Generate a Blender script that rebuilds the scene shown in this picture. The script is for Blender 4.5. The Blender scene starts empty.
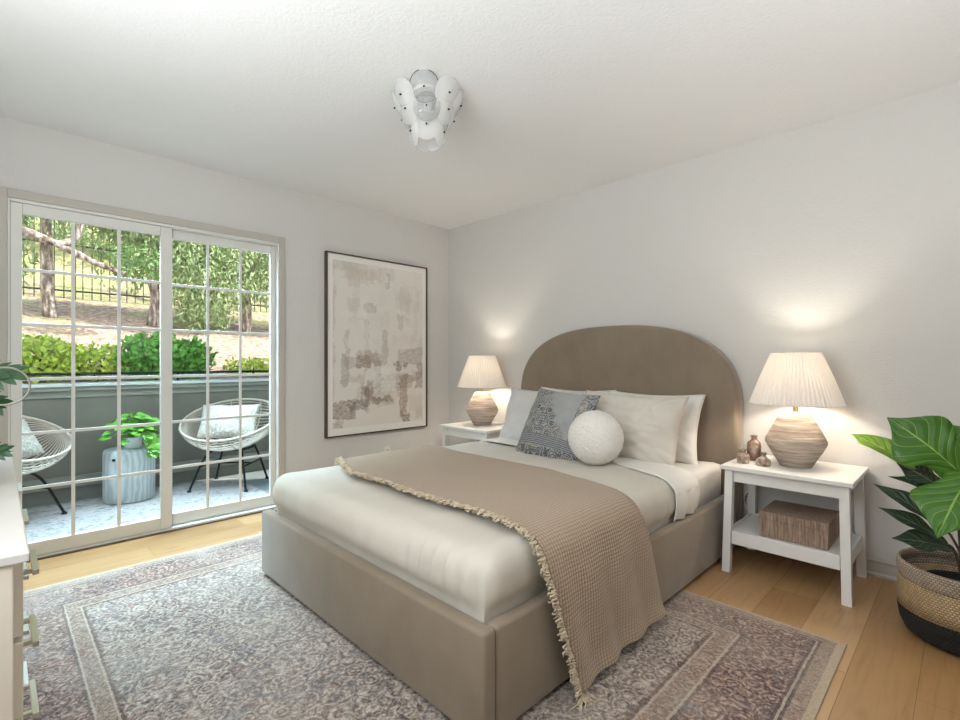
import bpy, bmesh, math, random
from mathutils import Vector, Matrix, noise
R = math.radians
SC = bpy.context.scene
COL = SC.collection

# ------------------------------------------------------------------ camera, world, sun, area lights, exposure
cam = bpy.data.cameras.new('camera'); camo = bpy.data.objects.new('camera', cam); COL.objects.link(camo)
camo.location = (0, 0, 1.11); camo.rotation_euler = (R(90), 0, R(45.15 - 90))
cam.sensor_width = 36; cam.lens = 487.5 / 960 * 36; cam.shift_y = 1 / 960; cam.clip_start = .02; cam.clip_end = 200
SC.camera = camo
W = bpy.data.worlds.new('sky'); SC.world = W; W.use_nodes = True
wn = W.node_tree.nodes; wl = W.node_tree.links
sky = wn.new('ShaderNodeTexSky'); sky.sky_type = 'NISHITA'; sky.sun_disc = False
sky.sun_elevation = R(48); sky.sun_rotation = R(200); sky.air_density = 1.2; sky.dust_density = 2.5
wl.new(sky.outputs[0], wn['Background'].inputs[0]); wn['Background'].inputs[1].default_value = .28
def light(name, kind, loc, rot, energy, color, **kw):
    l = bpy.data.lights.new(name, kind); l.energy = energy; l.color = color
    for k, v in kw.items(): setattr(l, k, v)
    o = bpy.data.objects.new(name, l); COL.objects.link(o); o.location = loc; o.rotation_euler = rot
    return o
def aim(loc, to):
    return (Vector(to) - Vector(loc)).to_track_quat('-Z', 'Y').to_euler()
light('sun', 'SUN', (0, -8, 12), aim((8, -4.5, 9.5), (0, 0, 0)), 5.8, (1, .95, .86), angle=R(.6))
# unseen fill lights, added to brighten the interior
light('dresser_side_fill', 'AREA', (-.40, 1.35, 1.55), aim((-.40, 1.35, 1.55), (2.0, 2.0, 1.75)), 28, (.87, .94, 1), shape='RECTANGLE', size=1.9, size_y=1.3)  # added fill towards the headboard wall; there is no window behind it
light('bounce_light', 'AREA', (.75, -.50, 1.15), (R(180), 0, 0), 18, (.90, .955, 1), shape='RECTANGLE', size=2.0, size_y=.7)  # added fill behind the camera, thrown up at the ceiling
light('dresser_up_fill', 'AREA', (-.20, 1.25, 1.45), (R(180), 0, 0), 12.5, (.90, .955, 1), shape='RECTANGLE', size=.36, size_y=1.5)  # added fill above the dresser, thrown up at the ceiling; no fixture here
light('terrace_fill', 'AREA', (.8, 4.28, 2.5), aim((.8, 4.28, 2.5), (.95, 2.9, 0)), 84, (.60, .84, 1), shape='RECTANGLE', size=1.6, size_y=.35, spread=R(95))  # added fill hidden above the slider's view, brightening floor and rug through the glass
SC.view_settings.view_transform = 'Standard'; SC.view_settings.look = 'None'
SC.view_settings.exposure = 0.62; SC.view_settings.gamma = 1; SC.view_settings.use_curve_mapping = False

# ------------------------------------------------------------------ helpers: objects
def lin(h):
    h = h.lstrip('#'); o = []
    for i in (0, 2, 4):
        v = int(h[i:i+2], 16) / 255
        o.append(v / 12.92 if v <= .04045 else ((v + .055) / 1.055) ** 2.4)
    return (*o, 1)
def link(o, parent=None):
    COL.objects.link(o)
    if parent is not None: o.parent = parent
    return o
def mesh_obj(name, verts, faces, mat, parent=None, smooth=True, uvs=None, kind=None):
    me = bpy.data.meshes.new(name); me.from_pydata([tuple(v) for v in verts], [], faces); me.update()
    if uvs is not None:
        ul = me.uv_layers.new(name='UVMap')
        for l in me.loops: ul.data[l.index].uv = uvs[l.vertex_index]
    if smooth:
        for p in me.polygons: p.use_smooth = True
    if mat: me.materials.append(mat)
    o = bpy.data.objects.new(name, me); link(o, parent)
    if kind: o['kind'] = kind
    return o
def tag(o, label, cat, group=None, kind=None):
    o['label'] = label; o['category'] = cat
    if group: o['group'] = group
    if kind: o['kind'] = kind
    return o
def thing(name, label, cat, loc=(0, 0, 0), rz=0, group=None):
    o = bpy.data.objects.new(name, None); o.empty_display_size = .05; link(o); o.location = loc; o.rotation_euler = (0, 0, rz)
    return tag(o, label, cat, group)
class MB:
    """collects shapes, then links them as ONE mesh object"""
    def __init__(s): s.bm = bmesh.new()
    def box(s, a, b, bevel=0, seg=2):
        x0, y0, z0 = a; x1, y1, z1 = b
        t = bmesh.new(); bmesh.ops.create_cube(t, size=1)
        for v in t.verts:
            v.co = Vector(((x0+x1)/2 + v.co.x*(x1-x0), (y0+y1)/2 + v.co.y*(y1-y0), (z0+z1)/2 + v.co.z*(z1-z0)))
        if bevel: bmesh.ops.bevel(t, geom=t.edges[:], offset=bevel, segments=seg, profile=.5, affect='EDGES')
        s.add(t); return s
    def add(s, t):
        m = bpy.data.meshes.new('t'); t.to_mesh(m); t.free(); s.bm.from_mesh(m); bpy.data.meshes.remove(m)
    def hexa(s, bot, top):
        vs = [s.bm.verts.new(p) for p in list(bot) + list(top)]
        n = len(bot)
        s.bm.faces.new(vs[:n][::-1]); s.bm.faces.new(vs[n:])
        for i in range(n): s.bm.faces.new((vs[i], vs[(i+1) % n], vs[n+(i+1) % n], vs[n+i]))
        return s
    def tube(s, pts, r, n=8, closed=False, caps=True):
        pts = [Vector(p) for p in pts]; k = len(pts)
        rs = r if isinstance(r, (list, tuple)) else [r] * k
        rings = []; up = None
        for i, p in enumerate(pts):
            if closed: d = pts[(i+1) % k] - pts[i-1]
            else: d = pts[min(i+1, k-1)] - pts[max(i-1, 0)]
            d = d.normalized() if d.length > 1e-9 else Vector((0, 0, 1))
            if up is None: up = Vector((0, 0, 1)) if abs(d.z) < .9 else Vector((1, 0, 0))
            a = d.cross(up)
            if a.length < 1e-6: a = d.orthogonal()
            a.normalize(); b = a.cross(d).normalized(); up = b
            rings.append([s.bm.verts.new(p + (a*math.cos(2*math.pi*j/n) + b*math.sin(2*math.pi*j/n)) * rs[i]) for j in range(n)])
        for i in range(k if closed else k-1):
            A, B = rings[i], rings[(i+1) % k]
            for j in range(n): s.bm.faces.new((A[j], A[(j+1) % n], B[(j+1) % n], B[j]))
        if caps and not closed: s.bm.faces.new(rings[0][::-1]); s.bm.faces.new(rings[-1])
        return s
    def lathe(s, prof, n=48, c=(0, 0), mod=None, cap_bottom=True, cap_top=True):
        rings = []
        for (r, z) in prof:
            rings.append([s.bm.verts.new((c[0] + math.cos(2*math.pi*j/n) * (r if mod is None else mod(r, z, j)),
                                           c[1] + math.sin(2*math.pi*j/n) * (r if mod is None else mod(r, z, j)), z)) for j in range(n)])
        for i in range(len(rings)-1):
            for j in range(n): s.bm.faces.new((rings[i][j], rings[i][(j+1) % n], rings[i+1][(j+1) % n], rings[i+1][j]))
        if cap_bottom: s.bm.faces.new(rings[0][::-1])
        if cap_top: s.bm.faces.new(rings[-1])
        return s
    def build(s, name, mat, parent=None, smooth=False, kind=None, angle=None):
        bmesh.ops.recalc_face_normals(s.bm, faces=s.bm.faces[:])
        me = bpy.data.meshes.new(name); s.bm.to_mesh(me); s.bm.free()
        if smooth:
            for p in me.polygons: p.use_smooth = True
            if angle: me.set_sharp_from_angle(angle=R(angle))
        if mat: me.materials.append(mat)
        o = bpy.data.objects.new(name, me); link(o, parent)
        if kind: o['kind'] = kind
        return o
def copy_tree(o, parent=None):
    c = o.copy(); link(c, parent)
    for ch in o.children: copy_tree(ch, c)
    return c
def crom(pts, n):
    """Catmull-Rom through points, n samples"""
    P = [Vector(p) for p in pts]; P = [P[0]*2 - P[1]] + P + [P[-1]*2 - P[-2]]
    out = []; segs = len(P) - 3
    for i in range(n):
        t = i / (n-1) * segs; k = min(int(t), segs-1); t -= k
        a, b, c, d = P[k:k+4]
        out.append(.5 * ((2*b) + (c-a)*t + (2*a - 5*b + 4*c - d)*t*t + (3*b - a - 3*c + d)*t**3))
    return out
def solidify(o, t, offset=-1):
    m = o.modifiers.new('thickness', 'SOLIDIFY'); m.thickness = t; m.offset = offset
    return o
def nz(x, y=0, z=0): return noise.noise(Vector((x, y, z)))
def structure(o):
    o['kind'] = 'structure'; return o

# ------------------------------------------------------------------ helpers: materials
class Mat:
    def __init__(s, name, col='#808080', rough=.6, metal=0, spec=.5, sheen=0):
        s.m = bpy.data.materials.new(name); s.m.use_nodes = True
        s.N = s.m.node_tree.nodes; s.L = s.m.node_tree.links; s.b = s.N['Principled BSDF']
        s.b.inputs['Base Color'].default_value = lin(col); s.b.inputs['Roughness'].default_value = rough
        s.b.inputs['Metallic'].default_value = metal; s.b.inputs['Specular IOR Level'].default_value = spec
        if sheen: s.b.inputs['Sheen Weight'].default_value = sheen; s.b.inputs['Sheen Roughness'].default_value = .4
        s._co = {}
    def node(s, t, **kw):
        n = s.N.new(t)
        for k, v in kw.items():
            if isinstance(k, str) and hasattr(n, k): setattr(n, k, v)
        return n
    def co(s, which='Object', scale=(1, 1, 1), rot=(0, 0, 0), loc=(0, 0, 0)):
        key = (which, scale, rot, loc)
        if key not in s._co:
            t = s.node('ShaderNodeTexCoord'); mp = s.node('ShaderNodeMapping')
            mp.inputs['Scale'].default_value = scale; mp.inputs['Rotation'].default_value = rot; mp.inputs['Location'].default_value = loc
            s.L.new(t.outputs[which], mp.inputs[0]); s._co[key] = mp.outputs[0]
        return s._co[key]
    def noise(s, scale, detail=3, rough=.55, co=None, dist=0):
        n = s.node('ShaderNodeTexNoise'); n.inputs['Scale'].default_value = scale; n.inputs['Detail'].default_value = detail
        n.inputs['Roughness'].default_value = rough; n.inputs['Distortion'].default_value = dist
        s.L.new(co if co is not None else s.co(), n.inputs['Vector']); return n.outputs['Fac']
    def voro(s, scale, feature='F1', metric='EUCLIDEAN', co=None, out='Distance', rnd=1):
        n = s.node('ShaderNodeTexVoronoi'); n.feature = feature
        if feature != 'DISTANCE_TO_EDGE': n.distance = metric
        n.inputs['Scale'].default_value = scale; n.inputs['Randomness'].default_value = rnd
        s.L.new(co if co is not None else s.co(), n.inputs['Vector']); return n.outputs[out]
    def ramp(s, fac, stops, interp='LINEAR'):
        n = s.node('ShaderNodeValToRGB'); n.color_ramp.interpolation = interp; e = n.color_ramp.elements
        while len(e) < len(stops): e.new(.5)
        for i, (p, c) in enumerate(stops):
            e[i].position = p; e[i].color = lin(c) if isinstance(c, str) else (c, c, c, 1)
        s.L.new(fac, n.inputs[0]); return n.outputs[0]
    def math(s, op, a, b=None, c=None):
        n = s.node('ShaderNodeMath'); n.operation = op
        for i, v in enumerate((a, b, c)):
            if v is None: continue
            if isinstance(v, (int, float)): n.inputs[i].default_value = v
            else: s.L.new(v, n.inputs[i])
        return n.outputs[0]
    def mix(s, fac, a, b, mode='MIX'):
        n = s.node('ShaderNodeMix'); n.data_type = 'RGBA'; n.blend_type = mode; n.clamp_factor = True
        for i, v in ((0, fac), (6, a), (7, b)):
            if isinstance(v, str): n.inputs[i].default_value = lin(v)
            elif isinstance(v, (int, float)): n.inputs[i].default_value = v
            else: s.L.new(v, n.inputs[i])
        return n.outputs[2]
    def xyz(s, co=None):
        n = s.node('ShaderNodeSeparateXYZ'); s.L.new(co if co is not None else s.co(), n.inputs[0]); return n.outputs
    def color(s, out): s.L.new(out, s.b.inputs['Base Color']); return s
    def rough(s, out): s.L.new(out, s.b.inputs['Roughness']); return s
    def bump(s, h, strength=.3, dist=.01):
        n = s.node('ShaderNodeBump'); n.inputs['Strength'].default_value = strength; n.inputs['Distance'].default_value = dist
        s.L.new(h, n.inputs['Height'])
        prev = s.b.inputs['Normal'].links
        if prev: s.L.new(prev[0].from_socket, n.inputs['Normal'])
        s.L.new(n.outputs[0], s.b.inputs['Normal']); return s
    def attr(s, name):
        n = s.node('ShaderNodeAttribute'); n.attribute_name = name; return n.outputs['Color']
def fabric(name, c1, c2, scale=300, rough=.9, sheen=.15, bump=.25, big=4):
    m = Mat(name, c1, rough, sheen=sheen, spec=.2)
    w = m.noise(scale, 2); b = m.noise(big, 4)
    m.color(m.mix(m.math('MULTIPLY_ADD', b, 1.4, -.2), c1, c2)); m.bump(w, bump, .002)
    return m

# ---- paint
wall_m = Mat('wall_paint', '#d6d3ce', .85, spec=.2); wall_m.bump(wall_m.noise(95, 3), .45, .004)
ceil_m = Mat('ceiling_paint', '#ebeae8', .9, spec=.15); ceil_m.bump(ceil_m.noise(80, 3), .5, .005)
trim_m = Mat('trim_paint', '#bdb7ad', .45); trim_m.bump(trim_m.noise(40, 2), .03, .002)
vinyl_m = Mat('white_vinyl', '#dedcd6', .35)
white_m = Mat('white_lacquer', '#e9e7e2', .32); white_m.bump(white_m.noise(30, 2), .03, .002)
black_m = Mat('black_metal', '#17181a', .4, .6)
dark_m = Mat('dark_gap', '#0d0c0b', .8)
chrome_m = Mat('chrome', '#c9c9c9', .15, 1)
brass_m = Mat('brass', '#c9a869', .3, 1)
# ---- oak plank floor, boards along X
floor_m = Mat('oak_planks', '#b98d5f', .38, spec=.4)
def _floor(m):
    br = m.node('ShaderNodeTexBrick'); br.offset = .37; br.offset_frequency = 2
    br.inputs['Scale'].default_value = 1; br.inputs['Brick Width'].default_value = 1.5; br.inputs['Row Height'].default_value = .185
    br.inputs['Mortar Size'].default_value = .0012; br.inputs['Mortar Smooth'].default_value = .3; br.inputs['Bias'].default_value = 0
    br.inputs['Color1'].default_value = (0, 0, 0, 1); br.inputs['Color2'].default_value = (1, 1, 1, 1); br.inputs['Mortar'].default_value = (.5, .5, .5, 1)
    m.L.new(m.co('Object', loc=(.3, .06, 0)), br.inputs['Vector'])
    tone = m.ramp(br.outputs['Color'], [(0, '#a47e53'), (.5, '#b18b60'), (1, '#bd996f')])
    g = m.noise(3.2, 6, .62, m.co('Object', (1, 13, 1)), .5)
    grain = m.ramp(g, [(.3, '#97713f'), (.5, '#ffffff'), (.75, '#ffffff')])
    c = m.mix(.28, tone, grain, 'MULTIPLY')
    k = m.ramp(m.voro(1.5, co=m.co('Object', (1, 2.2, 1))), [(0, '#7a5530'), (.09, '#ffffff')])
    c = m.mix(.3, c, k, 'MULTIPLY')
    c = m.mix(m.math('MULTIPLY', br.outputs['Fac'], .75), c, '#5b4028')
    m.color(c); m.bump(m.math('SUBTRACT', 1, br.outputs['Fac']), .3, .002); m.bump(g, .05, .002)
_floor(floor_m)
# ---- patio
concrete_m = Mat('patio_concrete', '#8d9494', .85); concrete_m.color(concrete_m.mix(concrete_m.noise(6, 5), '#666f70', '#868c8b'))
concrete_m.bump(concrete_m.noise(120, 3), .3, .003)
stucco_m = Mat('grey_stucco', '#7c7b70', .9)
stucco_m.color(stucco_m.mix(stucco_m.noise(2.2, 5, co=stucco_m.co('Object', (1, 1, .45))), '#65635a', '#838277')); stucco_m.bump(stucco_m.noise(150, 3), .5, .004)
cap_m = Mat('pale_cap_paint', '#c9cfcc', .6); cap_m.bump(cap_m.noise(60, 3), .1, .002)
band_m = Mat('grey_band_paint', '#8b8b82', .75); band_m.bump(band_m.noise(60, 3), .1, .002)

# ------------------------------------------------------------------ room shell
XW, YW, XN, YB, ZC = 3.23, 3.69, -.42, -.95, 2.43
DX0, DX1, DZ = .045, 1.522, 2.0             # slider opening
structure(MB().box((XN-.15, YB-.15, -.12), (XW+.15, YW+.15, 0)).build('floor', floor_m.m))
structure(MB().box((XN-.15, YB-.15, ZC), (XW+.15, YW+.15, ZC+.25)).build('ceiling', ceil_m.m))
structure(MB().box((XN-.15, YW, 0), (DX0, YW+.15, ZC)).box((DX1, YW, 0), (XW+.15, YW+.15, ZC)).box((DX0, YW, DZ), (DX1, YW+.15, ZC)).build('wall_left', wall_m.m))
structure(MB().box((XW, YB-.15, 0), (XW+.15, YW, ZC)).build('wall_right', wall_m.m))
structure(MB().box((XN-.15, YB-.15, 0), (XN, YW, ZC)).build('wall_near', wall_m.m))
structure(MB().box((XN, YB-.15, 0), (XW, YB, ZC)).build('wall_back', wall_m.m))
def skirting(name, x0, y0, x1, y1, nx, ny):
    """moulded board running from (x0,y0) to (x1,y1), standing off along (nx,ny)"""
    prof = [(0, 0), (.020, 0), (.020, .012), (.013, .022), (.012, .070), (.016, .076), (.015, .084), (.006, .096), (0, .098)]
    vs = [(x0 + nx*o, y0 + ny*o, z) for o, z in prof] + [(x1 + nx*o, y1 + ny*o, z) for o, z in prof]
    n = len(prof); fs = [(i, i+1, n+i+1, n+i) for i in range(n-1)] + [tuple(range(n))[::-1], tuple(range(n, 2*n))]
    structure(mesh_obj(name, vs, fs, trim_m.m, smooth=False))
skirting('baseboard_right', XW, YB, XW, YW, -1, 0)
skirting('baseboard_left', DX1+.05, YW, XW-.021, YW, 0, -1)
skirting('baseboard_back', XN, YB, XW-.021, YB, 0, 1)
# casing round the slider
structure(MB().box((DX0-.05, YW-.022, 0), (DX0+.002, YW+.01, DZ+.048), .004).box((DX1-.002, YW-.022, 0), (DX1+.040, YW+.01, DZ+.048), .004)
          .box((DX0+.002, YW-.022, DZ-.002), (DX1-.002, YW+.01, DZ+.048), .004).build('trim_1', trim_m.m))
# sliding door: outer frame, two glazed leaves
glass_m = bpy.data.materials.new('clear_glass'); glass_m.use_nodes = True
def _glass(m, tint=(1, 1, 1, 1), ior=1.45, gl=.8):
    N = m.node_tree.nodes; L = m.node_tree.links; N.remove(N['Principled BSDF'])
    t = N.new('ShaderNodeBsdfTransparent'); t.inputs[0].default_value = tint
    g = N.new('ShaderNodeBsdfGlossy'); g.inputs['Roughness'].default_value = .02; g.inputs[0].default_value = (gl, gl, gl, 1)
    lw = N.new('ShaderNodeLayerWeight'); lw.inputs[0].default_value = .5
    p = N.new('ShaderNodeMath'); p.operation = 'POWER'; p.inputs[1].default_value = 5; L.new(lw.outputs['Facing'], p.inputs[0])
    f = N.new('ShaderNodeMath'); f.operation = 'MULTIPLY_ADD'; f.inputs[1].default_value = .7; f.inputs[2].default_value = .02; L.new(p.outputs[0], f.inputs[0])
    x = N.new('ShaderNodeMixShader'); L.new(f.outputs[0], x.inputs[0]); L.new(t.outputs[0], x.inputs[1]); L.new(g.outputs[0], x.inputs[2])
    L.new(x.outputs[0], N['Material Output'].inputs[0])
_glass(glass_m, (.97, .98, .975, 1), 1.3, .5)
door = structure(MB().box((DX0+.002, YW-.018, 0), (DX0+.012, YW+.09, DZ-.002), .003).box((DX1-.012, YW-.018, 0), (DX1-.002, YW+.09, DZ-.002), .003)
                 .box((DX0+.012, YW-.018, DZ-.020), (DX1-.012, YW+.09, DZ-.002), .003).box((DX0+.012, YW-.018, 0), (DX1-.012, YW+.09, .020), .003)
                 .build('door_1', vinyl_m.m))
MB().box((DX0+.003, YW-.030, 0), (DX1-.003, YW-.0185, .010), .002).build('threshold', Mat('bronze_sill', '#6d5c4c', .5, .3).m, door)
def leaf_door(x0, x1, y, s0, s1, zt, zb):
    f = MB(); a, b = y-.017, y+.017
    f.box((x0, a, .021), (x0+s0, b, DZ-.021), .004).box((x1-s1, a, .021), (x1, b, DZ-.021), .004)
    f.box((x0+s0, a, zt), (x1-s1, b, DZ-.021), .004).box((x0+s0, a, .021), (x1-s1, b, zb), .004)
    fo = f.build('door_leaf', vinyl_m.m, door)
    g0, g1 = x0+s0, x1-s1
    MB().box((g0, y-.004, zb), (g1, y+.004, zt)).build('glass_pane', glass_m, fo)
    m = MB(); w = .009
    for k in (1, 2): xx = g0 + (g1-g0)*k/3; m.box((xx-w, y-.010, zb), (xx+w, y-.0045, zt), .002)
    for k in range(1, 6): zz = zb + (zt-zb)*k/6; m.box((g0, y-.0098, zz-w), (g1, y-.0047, zz+w), .002)
    m.build('muntin_grid', vinyl_m.m, fo)
    return fo
leaf_door(DX0+.0125, .822, YW+.008, .0485, .064, 1.920, .098)
leaf_door(.775, DX1-.0125, YW+.050, .058, .0345, 1.920, .098)

# ------------------------------------------------------------------ terrace
structure(MB().box((-3.5, YW+.15, -.12), (6, 5.35, -.004)).build('patio_floor', concrete_m.m))
structure(MB().box((-3.5, 5.10, -.004), (6, 5.26, .9045)).build('patio_wall', stucco_m.m))
structure(MB().box((-3.5, 5.03, .905), (6, 5.32, .93), .004).build('trim_2', cap_m.m))
structure(MB().box((-3.5, 5.05, .870), (6, 5.0995, .9045), .003).box((-3.5, 5.085, .815), (6, 5.0995, .8695), .003).build('trim_3', band_m.m))
structure(MB().box((-3.5, YW+.151, 2.60), (6, 5.42, 2.74)).build('patio_ceiling', stucco_m.m))
structure(MB().box((-3.5, 5.07, .10), (6, 5.0995, .19), .004).build('trim_4', band_m.m))
o = thing('railing', 'thin dark handrail running just above the pale cap of the patio wall', 'railing', (0, 5.18, .93))
MB().tube([(-3.4, 0, .075), (5.9, 0, .075)], .010).build('rail', black_m.m, o)
for i in range(5): MB().tube([(-3.2 + i*2.2, 0, 0), (-3.2 + i*2.2, 0, .07)], .008).build('post', black_m.m, o)
orug_m = Mat('outdoor_rug_weave', '#cfcac4', .95)
def _orug(m):
    n = m.noise(26, 6, .75); b = m.noise(4, 3, .6, m.co('Object', (1, 3, 1)))
    c = m.ramp(n, [(.38, '#57565a'), (.48, '#928e8c'), (.62, '#aaa6a3')])
    c = m.mix(m.ramp(b, [(.4, 0.), (.65, 1.)]), c, '#a09b98'); m.color(c); m.bump(m.noise(250, 2), .3, .003)
_orug(orug_m)
def rug_plate(x0, x1, y0, y1, z0, z1, r, name, mat):
    pts = []
    for cx, cy, a in ((x1-r, y1-r, 0), (x0+r, y1-r, 90), (x0+r, y0+r, 180), (x1-r, y0+r, 270)):
        for k in range(7): t = R(a + 15*k); pts.append((cx + r*math.cos(t), cy + r*math.sin(t)))
    return MB().hexa([(x, y, z0) for x, y in pts], [(x, y, z1) for x, y in pts]).build(name, mat)
tag(rug_plate(-1.2, 1.62, 3.95, 4.97, -.004, .004, .16, 'outdoor_rug', orug_m.m), 'pale distressed outdoor rug under the patio chairs behind the glass', 'rug')

rattan_m = Mat('pale_rattan', '#c2b6a6', .6); rattan_m.color(rattan_m.mix(rattan_m.noise(40, 3), '#b8ab9a', '#d3c8b8'))
def patio_chair(loc, facing, label):
    t = thing('patio_chair', label, 'chair', loc, R(facing), 'woven hoop chairs on the patio')
    A, B, D, tilt, zc = .395, .375, .235, R(23), .592     # rim half axes (side, front), bowl depth; local +X faces forward
    def w(p): # tilt about local Y: front goes down
        x, y, z = p; return (x*math.cos(tilt) + z*math.sin(tilt) - .0, y, zc - x*math.sin(tilt) + z*math.cos(tilt))
    MB().tube([w((B*math.cos(a), A*math.sin(a), 0)) for a in [2*math.pi*k/56 for k in range(56)]], .011, 8, True).build('rim', rattan_m.m, t, True)
    m = MB(); n = 25
    for i in range(1, n):
        ph = math.pi * i / n
        pts = []
        for k in range(21):
            th = math.pi * (.03 + .94*k/20)
            rr = math.sin(th)
            pts.append(w((B*rr*math.cos(ph), A*math.cos(th), -D*rr*math.sin(ph))))
        m.tube(pts, .0048, 5)
    for sy in (-1, 1): m.tube([w((B*.93*math.cos(p), sy*A*.35, -D*.93*math.sin(p)-.006)) for p in [math.pi*k/14 for k in range(15)]], .006, 5)
    m.build('cane_seat', rattan_m.m, t, True)
    MB().tube([(.17*math.cos(a)-.08, .17*math.sin(a), .325) for a in [2*math.pi*k/32 for k in range(32)]], .010, 8, True).build('base_ring', black_m.m, t, True)
    for a in (45, 135, 225, 315):
        ca, sa = math.cos(R(a)), math.sin(R(a))
        lg = MB().tube(crom([(.10*ca-.08, .10*sa, .335), (.17*ca-.07, .17*sa, .322), (.235*ca-.03, .235*sa, .25), (.33*ca, .33*sa, .008)], 14), .0095, 8).build('leg', black_m.m, t, True)
        MB().lathe([(.018, 0), (.018, .01), (.010, .016)], 12, (.33*ca, .33*sa)).build('foot_pad', black_m.m, lg, True)
    for s in (-1, 1):
        MB().tube([(.255*.707*1, s*.255*.707, .195), (-.30*.707, s*.27*.707, .195)], .007, 6).build('stretcher', black_m.m, t, True)
    MB().tube([(-.015, -.185, .195), (-.015, .185, .195)], .007, 6).build('stretcher', black_m.m, t, True)
    return t
patio_chair((1.49, 4.66, .004), 228, 'round rattan hoop chair on the patio, to the right of the stump side table')
patio_chair((.03, 4.68, .004), -55, 'round rattan hoop chair on the patio, cut off by the left door jamb')

def pillow(name, w, h, t, mat, center, width_dir, up_dir, pinch=.07, n=36, seed=0, wr=.012, parent=None, flange=0, lump=.0, uvscale=True):
    wd = Vector(width_dir).normalized(); ud = Vector(up_dir); ud = (ud - wd*ud.dot(wd)).normalized(); nd = wd.cross(ud)
    verts = []; faces = []; uvs = []; idx = {}
    for side in (1, -1):
        for i in range(n+1):
            for j in range(n+1):
                if side == -1 and (i in (0, n) or j in (0, n)): idx[(side, i, j)] = idx[(1, i, j)]; continue
                u, v = i/n*2-1, j/n*2-1
                x = u*w/2*(1 - pinch*(1-v*v)); y = v*h/2*(1 - pinch*(1-u*u))
                fu, fv = (1-min(1, abs(u)/(1-flange))**2.4), (1-min(1, abs(v)/(1-flange))**2.4)
                z = max(0, fu)**.55 * max(0, fv)**.55 * t/2
                ed = min(1, z/(t*.15)) if t else 0
                wz = (nz(u*2.1+seed, v*2.1, side*3.) * wr + nz(u*6+seed, v*6, side*3.+7) * wr*.45 + abs(nz(u*1.3+v*2+seed, v*4-u, 11))*-wr*lump) * (.35 + .65*ed)
                # gathers running in from the corners
                cr = abs(u)*abs(v); wz += math.sin((abs(u)-abs(v))*22 + seed) * wr*.35 * cr * ed
                y -= .02*h*(1-abs(u))*(1 if v > 0 else 0)*wr*30
                p = Vector(center) + wd*x + ud*y + nd*(side*z + wz)
                idx[(side, i, j)] = len(verts); verts.append(p); uvs.append(((u+1)/2, (v+1)/2))
    for side in (1, -1):
        for i in range(n):
            for j in range(n):
                q = [idx[(side, i, j)], idx[(side, i+1, j)], idx[(side, i+1, j+1)], idx[(side, i, j+1)]]
                faces.append(tuple(q if side == 1 else q[::-1]))
    return mesh_obj(name, verts, faces, mat, parent, True, uvs)
def boucle(name, c1, c2, scale=70, b=.9):
    m = Mat(name, c1, .95, sheen=.2, spec=.15); v = m.voro(scale)
    m.color(m.mix(m.ramp(v, [(.0, 1.), (.55, 0.)]), c2, c1)); m.bump(v, b, -.008); m.bump(m.noise(30, 3), .3, .008); return m
pc_m = boucle('nubby_outdoor_fabric', '#dedad2', '#b9b0a4', 55, .5)
_st = pc_m.xyz(pc_m.co('UV'))
tag(pillow('cushion', .48, .32, .13, pc_m.m, (1.45, 4.57, .585), (.78, -.55, .0), (.28, .24, .62), .05, 26, 3.), 'cream and tan lumbar cushion lying in the hoop chair right of the stump table', 'cushion')
tag(pillow('cushion', .40, .30, .13, pc_m.m, (.045, 4.56, .57), (.75, .6, .05), (-.30, .25, .60), .05, 26, 8.), 'white nubby cushion in the hoop chair beside the left door jamb', 'cushion')
stool_m = Mat('whitewashed_wood', '#b9c0c0', .6)
def _stool(m):
    c = m.co('Object', (1, 1, .16)); g = m.node('ShaderNodeTexWave'); g.wave_type = 'RINGS'; g.rings_direction = 'SPHERICAL'
    g.inputs['Scale'].default_value = 9; g.inputs['Distortion'].default_value = 5; g.inputs['Detail'].default_value = 3; g.inputs['Detail Scale'].default_value = 2
    m.L.new(m.co('Object', (1, 1, .35), loc=(.2, .25, -.08)), g.inputs['Vector'])
    f = m.math('ADD', m.math('MULTIPLY', g.outputs['Fac'], .5), m.math('MULTIPLY', m.noise(30, 4, .6, c), .5))
    m.color(m.ramp(f, [(.2, '#a3abac'), (.5, '#b6bdbd'), (.8, '#c6cccb')])); m.bump(f, .15, .003)
_stool(stool_m)
st = thing('side_table', 'whitewashed wooden stump side table standing on the patio rug', 'side table', (.765, 4.755, .004))
MB().lathe([(.160, 0), (.172, .012), (.173, .20), (.172, .385), (.165, .405), (.150, .412), (.0, .412)], 48, cap_top=False).build('stump', stool_m.m, st, True, angle=50)
MB().tube([(-.126, -.119, .345), (-.119, -.126, .345), (-.112, -.133, .345)], .010, 8).build('hand_hole', dark_m.m, st, True)

# ------------------------------------------------------------------ leaves and plants
def leafmat(name, c1, c2, vein='#b9c98f', rough=.35, scale=6, trans=.0):
    m = Mat(name, c1, rough)
    m.color(m.mix(m.noise(scale, 3), c1, c2))
    return m
def leaf_cloud(name, pts, size, mat, parent=None, aspect=2.4, droop=0., seed=1, curl=.25, stretch=None):
    """many small folded leaf blades in one foliage mesh"""
    rnd = random.Random(seed); vs = []; fs = []
    for p in pts:
        p = Vector(p); s = size * rnd.uniform(.6, 1.3)
        d = Vector((rnd.gauss(0, 1), rnd.gauss(0, 1), rnd.gauss(0, 1) - droop*2.2)).normalized()
        a = d.orthogonal(); a.rotate(Matrix.Rotation(rnd.uniform(0, 6.28), 3, d)); b = d.cross(a)
        k = len(vs); wv = s/aspect
        vs += [p, p + d*s*.45 + a*wv*.5 + b*s*curl*.15, p + d*s, p + d*s*.45 - a*wv*.5 + b*s*curl*.15]
        fs += [(k, k+1, k+2), (k, k+2, k+3)]
    return mesh_obj(name, vs, fs, mat, parent, False)
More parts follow.
